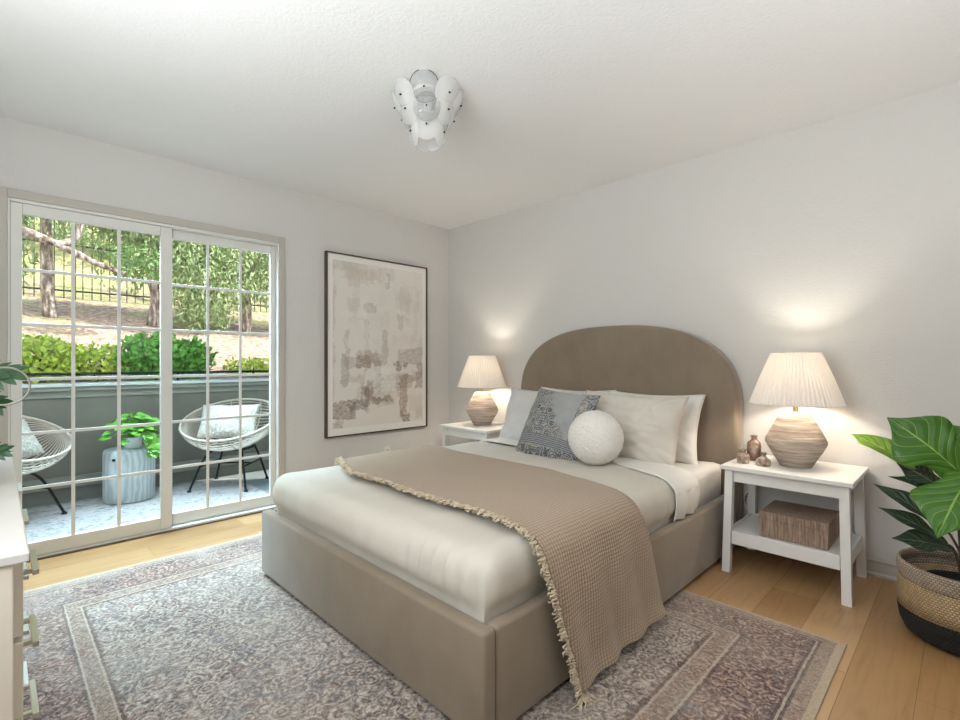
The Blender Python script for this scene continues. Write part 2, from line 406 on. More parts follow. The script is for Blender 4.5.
def blob(rnd, c, r, n, hollow=.5):
    out = []
    for _ in range(n):
        while 1:
            v = Vector((rnd.uniform(-1, 1), rnd.uniform(-1, 1), rnd.uniform(-1, 1)))
            if hollow < v.length < 1: break
        out.append((c[0]+v.x*r[0], c[1]+v.y*r[1], c[2]+v.z*r[2]))
    return out
pothos_m = leafmat('pothos_leaf', '#3f8428', '#7db83a', scale=20)
pot_m = Mat('pale_ceramic', '#c3ccca', .4); pot_m.color(pot_m.mix(pot_m.noise(8, 3), '#b7c2c2', '#d2d8d4'))
soil_m = Mat('soil', '#2e241b', .95)
def heart_leaf(vs, fs, uv, base, tip, nrm, w, seg=8, cup=.15, droop=.0, shape='heart', wav=0., seed=0.):
    base, tip = Vector(base), Vector(tip); d = tip-base; Ln = d.length; dn = d.normalized()
    nn = Vector(nrm); nn = (nn - dn*nn.dot(dn)).normalized(); sd = dn.cross(nn)
    k = len(vs); cols = 6
    for i in range(seg+1):
        t = i/seg
        if shape == 'heart': hw = w*(math.sin(math.pi*t**.62)**.75) if 0 < t < 1 else 0
        elif shape == 'fiddle':
            hw = w * (.34*math.exp(-((t-.15)/.15)**2) + 1.0*math.exp(-((t-.62)/.30)**2)) * min(1, (t/.06))**.5 * (max(0, 1-t**3.2))**.62
        elif shape == 'blade': hw = w*math.sin(math.pi*min(1, t*.98+.02))**.8
        for j in range(cols+1):
            s = j/cols*2-1
            z = cup*hw*(s*s) - droop*Ln*(t*t) + .05*Ln*math.sin(math.pi*t)
            z += wav*hw*abs(s)**2*math.sin(t*13+seed+(1.5 if s > 0 else 0))
            vs.append(base + dn*(Ln*t) + sd*(hw*s) + nn*z); uv.append((s*.5+.5, t))
    for i in range(seg):
        for j in range(cols):
            a = k + i*(cols+1)+j; fs.append((a, a+1, a+cols+2, a+cols+1))
pp = thing('potted_pothos', 'trailing green pothos in a pale pot on the stump side table', 'plant', (.775, 4.70, .416))
MB().lathe([(.045, 0), (.058, .01), (.066, .09), (.064, .092), (.058, .085)], 32, cap_top=True).build('pot', pot_m.m, pp, True, angle=50)
def _pothos():
    rnd = random.Random(4); vs, fs, uv = [], [], []; st_ = MB()
    for i in range(120):
        a = rnd.uniform(0, 6.28); r = rnd.uniform(.01, .17); zz = rnd.uniform(.15, .29) - r*.45
        e = Vector((math.cos(a)*r, math.sin(a)*r, zz)); st_.tube(crom([(0, 0, .08), (e.x*.4, e.y*.4, zz*.8+.05), e], 6), .002, 4)
        d = Vector((math.cos(a), math.sin(a), -.35)).normalized()
        heart_leaf(vs, fs, uv, e, e+d*rnd.uniform(.05, .075), (.2*math.cos(a), .2*math.sin(a)-.35, 1), rnd.uniform(.024, .034), 6)
    for q in range(4):  # four vines hanging to the right
        path = crom([(.02, -.02, .1), (.07, -.10, .13), (.08+.02*q, -.13-.015*q, .06), (.09+.02*q, -.14-.02*q, -.02)], 8)
        st_.tube(path, .002, 4)
        for i, e in enumerate(path[2:]):
            heart_leaf(vs, fs, uv, e, e+Vector((rnd.uniform(-.02, .05), rnd.uniform(-.05, .0), -.05)), (-.2, -1, .5), .027, 6)
    mesh_obj('foliage', vs, fs, pothos_m.m, pp, True, uv); st_.build('stems', pothos_m.m, pp, True)
_pothos()

# ------------------------------------------------------------------ hillside beyond the patio wall
hill_m = Mat('leaf_litter_slope', '#a48b76', .95)
def _hill(m):
    n1 = m.noise(1.1, 5); n2 = m.noise(14, 5, .7)
    y = m.xyz()[1]
    litter = m.ramp(n2, [(.3, '#5d4b3f'), (.5, '#b39b89'), (.7, '#d9c7b7')])
    grass = m.ramp(n2, [(.3, '#747f45'), (.6, '#c3c488')])
    g = m.math('ADD', m.ramp(n1, [(.48, 0.), (.6, .65)]), m.math('MULTIPLY', m.math('SUBTRACT', y, 9.8), .35))
    m.color(m.mix(g, litter, grass)); m.bump(n2, .6, .08)
_hill(hill_m)
def hz(x, y):
    for (y0, z0), (y1, z1) in (((5.26, .80), (6.3, .98)), ((6.3, .98), (8.6, 1.55)), ((8.6, 1.55), (11, 2.25)), ((11, 2.25), (18, 7.0)), ((18, 7.0), (40, 24))):
        if y <= y1: return z0 + (z1-z0)*(y-y0)/(y1-y0) + .05*nz(x*1.3, y*1.3)
    return 24
def _hill_mesh():
    xs = [-14 + i*.5 for i in range(105)]; ys = [5.26, 5.6, 6, 6.5, 7, 7.5, 8, 8.6, 9.2, 10, 11, 12, 13.5, 15, 18, 24, 32, 40]
    vs = [(x, y, hz(x, y)) for y in ys for x in xs]; n = len(xs)
    fs = [(j*n+i, j*n+i+1, (j+1)*n+i+1, (j+1)*n+i) for j in range(len(ys)-1) for i in range(n-1)]
    o = mesh_obj('hillside', vs, fs, hill_m.m); structure(o)
_hill_mesh()
bark_m = Mat('eucalyptus_bark', '#7a695c', .9)
bark_m.color(bark_m.ramp(bark_m.noise(9, 5, .7, bark_m.co('Object', (2, 2, .5))), [(.36, '#453a35'), (.5, '#8b7d72'), (.62, '#d2c9c0')])); bark_m.bump(bark_m.noise(20, 4), .6, .03)
yel_m = leafmat('yellow_green_leaf', '#a0c338', '#e2e766', rough=.5, scale=3); grn_m = leafmat('bright_green_leaf', '#4e9436', '#8fc650', rough=.5, scale=3)
euc_m = leafmat('eucalyptus_leaf', '#4f6f35', '#b3c890', rough=.5, scale=2); drk_m = leafmat('deep_green_leaf', '#3f6634', '#7d9f57', rough=.5, scale=2)
twig_m = Mat('dark_twig', '#4a3d30', .9)
def shrub(x, y, r, h, n, mat, size, label, seed):
    z0 = hz(x, y) - .02
    t = thing('shrub', label, 'shrub', (x, y, z0), 0, 'shrubs along the patio wall')
    rnd = random.Random(seed)
    m = MB()
    for k in range(5): m.tube([(0, 0, 0), (rnd.uniform(-.6, .6)*r, rnd.uniform(-.4, .4)*r, h*.7)], [.012, .004], 5)
    m.build('stems', twig_m.m, t, True)
    leaf_cloud('foliage', blob(rnd, (0, 0, h*.55), (r, r*.7, h*.5), n, .35), size, mat, t, 1.9, -.2, seed)
SH = 'leafy shrub just above the patio wall, '
shrub(-.12, 5.75, .36, .44, 1500, yel_m.m, .055, 'yellow-green ' + SH + 'leftmost of the row', 1)
shrub(.25, 5.78, .36, .42, 1500, yel_m.m, .055, 'yellow-green ' + SH + 'under the grey tree trunk', 2)
shrub(.68, 5.85, .33, .33, 1200, yel_m.m, .05, 'small yellow-green ' + SH + 'behind the potted pothos', 3)
shrub(1.12, 5.72, .34, .48, 1600, grn_m.m, .06, 'rich green leafy shrub above the patio wall, left of the middle door stile', 4)
shrub(1.45, 5.75, .22, .46, 1100, grn_m.m, .06, 'rich green leafy shrub above the patio wall, right of the middle door stile', 5)
shrub(2.2, 6.1, .35, .2, 500, yel_m.m, .05, 'low yellow-green ' + SH + 'second from the right of the row', 6)
shrub(3.0, 6.15, .35, .24, 600, yel_m.m, .05, 'low yellow-green ' + SH + 'rightmost of the row', 7)
# iron fence up the slope
iron_m = Mat('dark_iron', '#2a2c2b', .6, .3)
ifn = thing('iron_fence', 'dark iron picket fence along the top of the slope', 'fence', (0, 10.6, 2.1))
def _fence():
    x0, x1, n = -.9, 4.6, 46
    for z in (.18, .95, 1.62): MB().tube([(x0, 0, z), (x1, 0, z)], .016, 6).build('rail', iron_m.m, ifn)
    for i in range(n):
        x = x0 + (x1-x0)*i/(n-1)
        if i % 15 == 0: MB().box((x-.03, -.03, -.1), (x+.03, .03, 1.85)).build('post', iron_m.m, ifn)
        else: MB().tube([(x, 0, .05), (x, 0, 1.78)], .0075, 5).build('picket', iron_m.m, ifn)
_fence()
def tree(base, trunk, rad, blobs, mat, label, seed, leaf=.16, droop=.6, aspect=4.5, name='tree'):
    x, y = base; z = hz(x, y) - .05
    t = thing(name, label, 'tree', (x, y, z), 0, 'trees on the slope behind the patio')
    m = MB()
    for path, r in zip(trunk, rad): m.tube(crom(path, 20), [(r[0] + (r[1]-r[0])*i/19)*(1+.12*nz(i*.9, seed)) for i in range(20)], 9)
    m.build('trunk', bark_m.m, t, True)
    rnd = random.Random(seed); pts = []
    for c, r, n in blobs: pts += blob(rnd, c, r, n, .2)
    leaf_cloud('foliage', pts, leaf, mat, t, aspect, droop, seed)
tree((.55, 9.2), [[(0, 0, 0), (-.03, 0, .6), (-.04, 0, 1.4), (-.10, 0, 2.4), (-.05, .1, 4.2)], [(-.08, 0, 2.2), (.5, -.2, 2.9), (.9, -.3, 3.8)]], [(.085, .045), (.04, .02)],
     [((-.1, 0, 1.95), (1.2, .8, .5), 3200), ((-.50, .1, 1.05), (.40, .4, .7), 900), ((1.25, 0, 1.65), (.9, .6, .42), 1900), ((1.25, -.1, 1.15), (.5, .5, .35), 380), ((.35, -.2, 1.25), (.4, .3, .35), 260), ((.9, -.1, .75), (.5, .4, .25), 120)], euc_m.m, 'tall tree with a mottled grey trunk, on the slope behind the left door leaf', 11, .11)
tree((-.36, 7.8), [[(0, 0, 0), (.02, 0, .9), (.35, .05, 1.35), (.85, .1, 1.26), (1.25, .15, 1.08), (1.75, .2, .92)], [(.92, .1, 1.24), (1.08, .1, 1.36), (1.16, .1, 1.75)]], [(.08, .025), (.045, .03)],
     [((.75, .3, 1.95), (.8, .5, .35), 900), ((1.75, .2, 1.15), (.35, .3, .28), 420), ((.3, .2, .7), (.25, .3, .4), 240)], drk_m.m, 'tree with a dark crooked limb leaning across the upper left of the window', 12, .09, .3, 3)
tree((1.74, 9.0), [[(0, 0, 0), (.05, 0, .5), (-.05, 0, 1.2), (.1, 0, 2.4)], [(.02, 0, .45), (.35, .0, .9), (.5, 0, 1.4)], [(-.02, 0, 1.5), (.4, -.1, 2.0), (.8, -.1, 1.75)], [(0, 0, 1.6), (-.3, -.1, 1.9), (-.5, -.1, 1.6)]], [(.09, .05), (.06, .03), (.03, .012), (.03, .012)],
     [((.25, 0, 1.75), (1.0, .8, .6), 3400), ((.62, -.1, .95), (.50, .5, .75), 1900), ((.6, -.3, .2), (.45, .4, .35), 700)], euc_m.m, 'weeping tree with reddish bare branches, left of the middle door stile', 13, .10)
tree((3.05, 8.8), [[(0, 0, 0), (.03, 0, .5), (-.05, 0, 1.3), (.1, 0, 2.6)], [(0, 0, .8), (-.5, -.1, 1.4), (-.8, -.1, 1.2)], [(0, 0, 1.0), (.5, -.1, 1.7), (.9, -.1, 1.4)]], [(.09, .05), (.04, .015), (.04, .015)],
     [((0, 0, 1.8), (1.0, .8, .9), 4200), ((-.6, -.3, .95), (.7, .5, .75), 2200), ((.5, -.3, 1.0), (.6, .5, .55), 1300)], euc_m.m, 'weeping eucalyptus filling the middle of the right door leaf', 14, .10)
tree((4.25, 8.6), [[(0, 0, 0), (.03, 0, .6), (.0, 0, 1.3), (.1, 0, 2.6)], [(0, 0, .7), (-.4, -.1, 1.0), (-.6, -.1, .9)], [(.1, 0, .2), (.15, 0, .8), (.3, 0, 1.2)]], [(.12, .06), (.035, .015), (.06, .03)],
     [((0, 0, 1.8), (1.0, .8, .75), 3800), ((-.1, -.3, 1.15), (.8, .5, .5), 1500)], euc_m.m, 'dark-trunked tree on the slope by the right edge of the window', 15, .10)
tree((.3, 12.4), [[(0, 0, 0), (.05, 0, 1), (0, 0, 2.2), (.1, 0, 3.6)]], [(.10, .04)],
     [((.1, 0, .55), (.9, .6, .5), 900), ((.1, 0, 1.5), (1.2, .7, .6), 700)], euc_m.m, 'pale leafy tree behind the fence, left of the other tree beyond it', 18, .11)
tree((2.0, 12.2), [[(0, 0, 0), (.05, 0, 1), (0, 0, 2.2), (.1, 0, 3.6)]], [(.12, .05)],
     [((0, 0, .75), (1.0, .7, .65), 1500), ((0, 0, 2.0), (1.2, .8, .8), 900)], drk_m.m, 'dark leafy tree behind the iron fence, right of the pale leafy one', 16, .13)
tree((5.8, 11.2), [[(0, 0, 0), (.05, 0, 1), (0, 0, 2.2), (.1, 0, 3.6)]], [(.12, .05)],
     [((0, 0, 2.3), (2.2, 1.0, 1.9), 5000)], drk_m.m, 'tree at the back of the slope behind the dark-trunked tree', 17, .13)

# ------------------------------------------------------------------ rug
RX0, RX1, RY0, RY1 = .052, 2.354, .338, 3.20
rug_m = Mat('distressed_persian_weave', '#a5968a', .95, sheen=.25)
def _rug(m):
    x, y, _ = m.xyz()
    cx, cy = (RX0+RX1)/2 - .03, (RY0+RY1)/2
    ax = m.math('ABSOLUTE', m.math('SUBTRACT', x, cx)); ay = m.math('ABSOLUTE', m.math('SUBTRACT', y, cy))
    hx, hy = RX1-cx, (RY1-RY0)/2
    wob = m.math('MULTIPLY', m.math('SUBTRACT', m.noise(22, 2), .5), .006)
    d = m.math('ADD', m.math('MINIMUM', m.math('SUBTRACT', hx, ax), m.math('MULTIPLY', m.math('SUBTRACT', hy, ay), .72)), wob)
    comb = m.node('ShaderNodeCombineXYZ'); m.L.new(ax, comb.inputs[0]); m.L.new(ay, comb.inputs[1]); mir = comb.outputs[0]
    # motifs: ring-shaped florets, scrolls
    v1 = m.voro(17, co=mir, rnd=.75); v2 = m.voro(31, co=mir, rnd=.9); v3 = m.voro(16, 'DISTANCE_TO_EDGE', co=mir, rnd=.8)
    ring = m.math('SINE', m.math('MULTIPLY', v1, 24)); scr = m.math('SINE', m.math('MULTIPLY', m.noise(12, 3, .6, mir, 1.2), 42))
    mot = m.math('ADD', m.math('MULTIPLY', ring, .5), m.math('MULTIPLY', scr, .5))
    fine = m.noise(62, 5, .8); big = m.noise(2.6, 4)
    field = m.ramp(m.math('MULTIPLY_ADD', mot, .21, m.math('MULTIPLY_ADD', fine, 1.3, -.15)), [(.18, '#463e42'), (.38, '#7c6c65'), (.56, '#aa9b8f'), (.78, '#cfc3b7')])
    bord = m.ramp(m.math('MULTIPLY_ADD', mot, .23, m.math('MULTIPLY_ADD', fine, 1.3, -.15)), [(.18, '#3c3034'), (.40, '#6e5550'), (.58, '#9a8072'), (.80, '#c2b0a0')])
    rust = m.math('MULTIPLY', m.ramp(v2, [(.12, 1.), (.3, 0.)]), m.ramp(m.noise(5, 3), [(.45, 0.), (.6, .75)]))
    blue = m.math('MULTIPLY', m.ramp(v3, [(.02, 1.), (.09, 0.)]), m.ramp(m.noise(4, 3, co=m.co('Object', loc=(3, 7, 1))), [(.42, 0.), (.58, .8)]))
    inb = m.math('LESS_THAN', d, .30)
    c = m.mix(inb, field, bord)
    c = m.mix(rust, c, '#9b5f48'); c = m.mix(m.math('MULTIPLY', blue, .6), c, '#5d636f')
    guard = m.math('LESS_THAN', d, .055); c2 = m.mix(m.ramp(m.math('SINE', m.math('MULTIPLY', m.math('ADD', v2, scr), 9)), [(.4, 0.), (.9, 1.)]), '#b8a690', '#75605a')
    c = m.mix(m.math('MULTIPLY', guard, .55), c, c2)
    g2 = m.math('COMPARE', d, .255, .03); c = m.mix(m.math('MULTIPLY', g2, .32), c, c2)
    def line(at, w, col, k):
        nonlocal c
        c = m.mix(m.math('MULTIPLY', m.math('COMPARE', d, at, w), k), c, col)
    for at in (.055, .068, .22, .29): line(at, .0038, '#453a3d', .6)
    for at in (.0615, .229, .281): line(at, .003, '#cfc2b0', .5)
    line(.008, .012, '#bba88e', .9)
    # wear
    wear = m.math('MULTIPLY', m.ramp(big, [(.42, 0.), (.62, 1.)]), m.ramp(m.noise(160, 3, .7), [(.35, .15), (.6, .75)]))
    c = m.mix(m.math('MULTIPLY', wear, .5), c, '#c4b8aa')
    thread = m.ramp(m.noise(260, 2, .6, m.co('Object', (1, .35, 1))), [(.3, '#a8a29b'), (.6, '#ffffff')])
    c = m.mix(.55, c, thread, 'MULTIPLY')
    m.color(c); m.bump(fine, .4, .004)
_rug(rug_m)
rug = MB().box((RX0, RY0, 0), (RX1, RY1, .008), .003).build('area_rug', rug_m.m)
tag(rug, 'large faded persian-style rug lying on the oak floor under the bed', 'rug')

# ------------------------------------------------------------------ bed
velvet_m = Mat('taupe_velvet', '#9a8b7a', .85, sheen=.4, spec=.2)
velvet_m.color(velvet_m.mix(velvet_m.ramp(velvet_m.noise(5, 4, .6, velvet_m.co('Object', (1, 1, .8))), [(.3, 0.), (.75, 1.)]), '#847564', '#918270')); velvet_m.bump(velvet_m.noise(400, 2), .2, .001)
BX0, BX1, BY0, BY1, BZ = .974, 3.09, .965, 2.585, .338
bed = thing('bed', 'upholstered taupe velvet bed with a tall arched headboard', 'bed', (BX0, 1.775, 0))
def inbed(o):
    o.location = (-BX0, -1.775, 0); return o
inbed(MB().box((BX0, BY0, .022), (BX0+.055, BY1, BZ), .014, 3).build('foot_panel', velvet_m.m, bed, True, angle=50))
for y0, y1 in ((BY0, BY0+.052), (BY1-.052, BY1)):
    inbed(MB().box((BX0+.056, y0, .022), (BX1, y1, BZ), .013, 3).build('side_rail', velvet_m.m, bed, True, angle=50))
inbed(MB().box((BX0+.06, BY0+.055, .08), (BX1-.002, BY1-.055, .10)).build('slat_base', dark_m.m, bed))
for x, z0 in ((BX0+.12, .0082), (BX1-.15, 0.)):
    for y in (BY0+.10, BY1-.10): inbed(MB().box((x-.03, y-.03, z0), (x+.03, y+.03, .0795)).build('leg', dark_m.m, bed))
def headboard():
    yc, hw, zs, zt, n = 1.803, .837, .80, 1.36, 2.6
    out = []
    for i in range(65):
        t = math.pi * i/64; cy, sz = math.cos(t), math.sin(t)
        out.append((math.copysign(abs(cy)**(2/n), cy), abs(sz)**(2/n)))
    rings = []
    for x, ins in ((3.205, .004), (3.20, 0), (3.112, 0), (3.100, .004), (3.093, .012), (3.0905, .024), (3.0903, .06)):
        w, h = hw-ins, zt-zs-ins
        rings.append([(x, yc - w, .02+ins)] + [(x, yc - c*w, zs + s*h) for c, s in out] + [(x, yc + w, .02+ins)])
    vs = [p for r in rings for p in r]; k = len(rings[0]); fs = []
    for a in range(len(rings)-1):
        for j in range(k): fs.append((a*k+j, a*k+(j+1) % k, (a+1)*k+(j+1) % k, (a+1)*k+j))
    fs.append(tuple(range(k))[::-1]); fs.append(tuple(range((len(rings)-1)*k, len(rings)*k)))
    o = mesh_obj('headboard', vs, fs, velvet_m.m, bed); o.data.set_sharp_from_angle(angle=R(60)); return inbed(o)
headboard()
linen_w = fabric('white_cotton', '#e6e2dc', '#dcd7cf', 350, .9, .1, .15)
linen_b = fabric('oatmeal_linen', '#d3ccc0', '#c5bdb0', 300, .92, .15, .35, 3)
def round_box(name, a, b, r, mat, res=.03, disp=None, keep=None, rz=None):
    """dense box grid with rounded edges; keep(centre, normal) drops faces"""
    lo, hi = Vector(a), Vector(b); n = [max(2, int((hi[i]-lo[i])/res)) for i in range(3)]
    vid = {}; vs = []; fs = []
    def V(i, j, k):
        if (i, j, k) not in vid:
            p = Vector((lo.x + (hi.x-lo.x)*i/n[0], lo.y + (hi.y-lo.y)*j/n[1], lo.z + (hi.z-lo.z)*k/n[2]))
            rv = Vector(r)
            q = Vector((min(max(p[m], lo[m]+rv[m]), hi[m]-rv[m]) for m in range(3)))
            e = Vector(((p[m]-q[m])/rv[m] for m in range(3)))
            nn = e.normalized() if e.length else e
            # push cube shell to ellipsoidal shell
            p2 = q + Vector((nn[m]*rv[m] for m in range(3)))
            if disp: p2 = disp(p2, nn)
            vid[(i, j, k)] = len(vs); vs.append(p2)
        return vid[(i, j, k)]
    def quad(f, ax, s):
        if keep is None or keep(ax, s): fs.append(f)
    for j in range(n[1]):
        for k in range(n[2]):
            for i, s in ((0, -1), (n[0], 1)): f = (V(i, j, k), V(i, j+1, k), V(i, j+1, k+1), V(i, j, k+1)); quad(f if s > 0 else f[::-1], 0, s)
    for i in range(n[0]):
        for k in range(n[2]):
            for j, s in ((0, -1), (n[1], 1)): f = (V(i, j, k), V(i+1, j, k), V(i+1, j, k+1), V(i, j, k+1)); quad(f[::-1] if s > 0 else f, 1, s)
    for i in range(n[0]):
        for j in range(n[1]):
            for k, s in ((0, -1), (n[2], 1)): f = (V(i, j, k), V(i+1, j, k), V(i+1, j+1, k), V(i, j+1, k)); quad(f if s > 0 else f[::-1], 2, s)
    return mesh_obj(name, vs, fs, mat)
def mdisp(p, n):
    w = .006*nz(p.x*5, p.y*5, p.z*5)
    if n.y < -.5: w += .010*nz(p.x*9, 3, p.z*4)
    return p + n*w
mat_o = round_box('mattress', (1.06, 1.035, .1005), (3.07, 2.515, .505), (.03, .035, .03), linen_w.m, .04, mdisp)
tag(mat_o, 'mattress in a white fitted sheet set inside the taupe bed frame', 'mattress')
def ddisp(p, n):
    w = .010*nz(p.x*2.2, p.y*2.2, p.z*2) + .005*nz(p.x*6, p.y*6, p.z*6)
    up = max(0, n.z)
    # drawn folds near the foot end's front corner
    if p.x < 1.25 and p.y < 1.55:
        k = math.exp(-((p.y-1.22)/.14)**2) * (1 - up**3) * max(0, min(1, (.56-p.z)/.1))
        w += .019*k*math.sin(p.y*95 + nz(p.z*5, p.y*4)*2.2)
        # seam at the corner
        k2 = math.exp(-((p.y-1.035)/.012)**2) * max(0, 1-up) * (1 if p.x < 1.1 else 0); w -= .014*k2
    w += .006*up*math.sin(p.x*21 + 3*nz(p.x, p.y*2)) * max(0, nz(p.x*1.5, p.y*1.5, 4))
    w += .006*(1-up)*nz(p.x*14, p.y*14, p.z*3) + .003*nz(p.x*9+p.y*5, p.y*12, p.z*4)
    q = p + n*w
    k = max(0, min(1, (.415-p.z)/.075)); k = k*k*(3-2*k)     # tucked down inside the frame
    q.y += k*(max(q.y, 1.0215)-q.y) if p.y < 1.7 else k*(min(q.y, 2.5285)-q.y)
    q.x += k*(max(q.x, 1.0335)-q.x)
    return q
dv = round_box('duvet', (1.000, .990, .14), (2.55, 2.560, .532), (.080, .075, .085), linen_b.m, .02, ddisp, lambda ax, s: not (ax == 2 and s < 0) and not (ax == 0 and s > 0))
for v in dv.data.vertices:   # slanted head-side edge
    if v.co.x > 2.2:
        f = (v.co.x-2.2)/.25; v.co.x = 2.2 + f*(.10 + .22*max(0, min(1, (v.co.y-1.0)/.55))); pass
solidify(dv, .012)
tag(dv, 'oatmeal linen duvet pulled smooth over the foot half of the bed', 'duvet')
def cross_cloth(name, path, x0f, x1f, nx, ns, mat, off=None, thick=.006):
    P = crom([(0, y, z) for y, z in path], ns); vs = []; uv = []; fs = []; acc = 0; prev = None
    for j, p in enumerate(P):
        if prev is not None: acc += (p-prev).length
        prev = p
        a = P[max(0, j-1)]; b = P[min(ns-1, j+1)]; t = (b-a).normalized(); nn = Vector((0, t.z, -t.y))
        if nn.z < -.2: nn = -nn
        xa, xb = x0f(p, acc), x1f(p, acc)
        for i in range(nx+1):
            x = xa + (xb-xa)*i/nx
            q = Vector((x, p.y, p.z)); w = off(q, i/nx, acc, nn) if off else 0
            vs.append(q + nn*w); uv.append((x, acc))
    for j in range(ns-1):
        for i in range(nx):
            k = j*(nx+1)+i; fs.append((k, k+1, k+nx+2, k+nx+1))
    o = mesh_obj(name, vs, fs, mat, None, True, uv); solidify(o, thick, 0); return o, P
def lerp(a, b, t): t = max(0, min(1, t)); return a + (b-a)*t
# folded-back top sheet
sp = [(.990, .346), (.980, .40), (.980, .46), (.998, .508), (1.055, .536), (1.2, .541), (1.77, .543), (2.35, .541), (2.48, .536), (2.545, .508), (2.568, .46), (2.570, .40), (2.56, .346)]
so, _ = cross_cloth('top_sheet', sp, lambda p, a: lerp(2.285, 2.49, (p.y-1.0)/.5) if p.z > .5 else 2.285, lambda p, a: lerp(2.56, 2.74, (p.y-1.0)/.5), 16, 90, linen_w.m,
                    lambda q, u, a, n: .004*nz(q.x*6, q.y*4) + (.009*max(0, (.5-q.z)/.15)*math.sin(q.x*55) if q.z < .5 else 0))
tag(so, 'white top sheet folded back in a band across the bed below the pillows', 'sheet')
# throw
throw_m = Mat('sand_waffle_weave', '#bba587', .95, sheen=.2, spec=.15)
def _throw(m):
    uvw = m.xyz(m.co('UV')); s = .0135
    a = m.math('ABSOLUTE', m.math('SINE', m.math('MULTIPLY', m.math('ADD', uvw[0], m.math('MULTIPLY', m.noise(9, 2), .012)), math.pi/s)))
    b = m.math('ABSOLUTE', m.math('SINE', m.math('MULTIPLY', m.math('ADD', uvw[1], m.math('MULTIPLY', m.noise(8, 2), .012)), math.pi/s)))
    h = m.math('MULTIPLY', m.math('POWER', a, .6), m.math('POWER', b, .45))
    m.color(m.mix(h, '#907c69', '#bca790')); m.bump(h, .7, .004); m.bump(m.noise(300, 2), .3, .002)
_throw(throw_m)
tp = [(2.612, .30), (2.604, .40), (2.588, .49), (2.53, .545), (2.42, .5565), (2.1, .560), (1.77, .561), (1.4, .559), (1.16, .556), (1.03, .542), (.968, .497), (.945, .42), (.938, .34), (.934, .22), (.926, .10), (.912, .03)]
def tx0(p, a): return 1.25 + max(0, p.y-2.12)*.38 + (lerp(0, .095, (.45-p.z)/.42) if p.y < 1.1 else 0) + .006*math.sin(a*9)
def tx1(p, a): return lerp(1.89, 1.985, (p.y-1.0)/.5) + (lerp(0, .085, (.5-p.z)/.45) if p.y < 1.1 else 0)
def toff(q, u, a, n):
    w = .003*nz(q.x*5, q.y*5, q.z*5)
    if q.y < 1.0:
        k = max(0, min(1, (.5-q.z)/.35)); w += .020*k*(math.sin(u*21 + .7)*.5+.5) + .012*k*(nz(u*3, q.z*3)+.5)
    elif q.z > .55: w += .007*max(0, nz(q.x*3, q.y*2.5, 2)) + (.012*math.exp(-((q.y-2.38)/.12)**2)*u)
    return w
th, TP = cross_cloth('throw_blanket', tp, tx0, tx1, 60, 150, throw_m.m, toff, .007)
# bottom hem sweeps up towards the head side
for v in th.data.vertices:
    if v.co.y < 1.0 and v.co.z < .34:
        u = (v.co.x-1.34)/.66; v.co.z += max(0, u)*.030*(1 - v.co.z/.34) - 0
tag(th, 'sand-coloured waffle throw with a fringed edge draped across the bed to the floor', 'blanket')
fringe_m = Mat('cream_fringe', '#cdbb9f', .95); fringe_m.color(fringe_m.mix(fringe_m.noise(60, 3), '#bca88a', '#ded0b8'))
def _fringe():
    rnd = random.Random(5); m = MB(); acc = 0; prev = TP[0]; last = 0; step = .0065
    for j in range(1, len(TP)):
        seg = (TP[j]-prev).length; k = 0
        while last + step <= acc + seg:
            last += step; f = (last-acc)/seg; p = prev.lerp(TP[j], f)
            t = (TP[j]-prev).normalized(); n = Vector((0, t.z, -t.y)); n = -n if n.z < -.2 or (abs(n.z) < .2 and n.y > 0 and p.y < 1.7) else n
            if p.y < 1.0 and n.y > 0: n = -n
            x = tx0(p, last); base = Vector((x, p.y, p.z)) + n*(toff(Vector((x, p.y, p.z)), 0, last, n) + .002)
            for q in range(2):
                L = rnd.uniform(.022, .042); s = rnd.uniform(-.6, .6)
                b2 = base + t*rnd.uniform(-.004, .004)
                e1 = b2 + Vector((-L*.5, 0, 0)) + n*rnd.uniform(.004, .016) + t*s*.012
                e2 = b2 + Vector((-L, 0, 0)) + n*rnd.uniform(-.001, .012) + t*s*.026
                e3 = e2 + Vector((rnd.uniform(-.004, .008), 0, 0)) + t*rnd.uniform(-.012, .012) + n*.003
                for ee in (e1, e2, e3): ee.z = max(ee.z, .0125)
                m.tube([b2, e1, e2, e3], [.0028, .0034, .003, .0016], 4)
        acc += seg; prev = TP[j]
    # tassels on the floor end
    for i in range(16):
        p = Vector((1.345 + i*.002, .905 - rnd.uniform(0, .01), .03)); m.tube([p, p + Vector((rnd.uniform(-.03, .02), rnd.uniform(-.02, 0), -.012)), p + Vector((rnd.uniform(-.06, .03), rnd.uniform(-.05, -.01), -.0165))], [.003, .003, .002], 4)
    m.build('fringe', fringe_m.m, th, True)
_fringe()

# ------------------------------------------------------------------ pillows and cushions
WD = (0, -1, 0)
beige_m = fabric('stone_linen', '#d8d1c6', '#cac1b5', 260, .92, .15, .35, 5)
cool_m = fabric('pale_grey_linen', '#d5d3cf', '#c9c6c2', 260, .92, .15, .3, 5)
tag(pillow('pillow', .66, .44, .17, linen_w.m, (2.95, 1.44, .70), WD, (.28, 0, 1), .085, 40, 1., .012), 'plain white pillow against the headboard behind the stone linen pillow', 'pillow')
tag(pillow('pillow', .66, .44, .17, linen_w.m, (2.97, 2.04, .70), WD, (.26, 0, 1), .085, 40, 5., .012), 'white pillow at the very back behind the pale grey pillow and patterned cushion', 'pillow')
tag(pillow('pillow', .68, .46, .225, beige_m.m, (2.72, 1.475, .70), (.02, -1, -.02), (.42, 0, 1), .07, 44, 9., .020, lump=1.), 'stone-coloured linen pillow leaning right of the round white ball cushion', 'pillow')
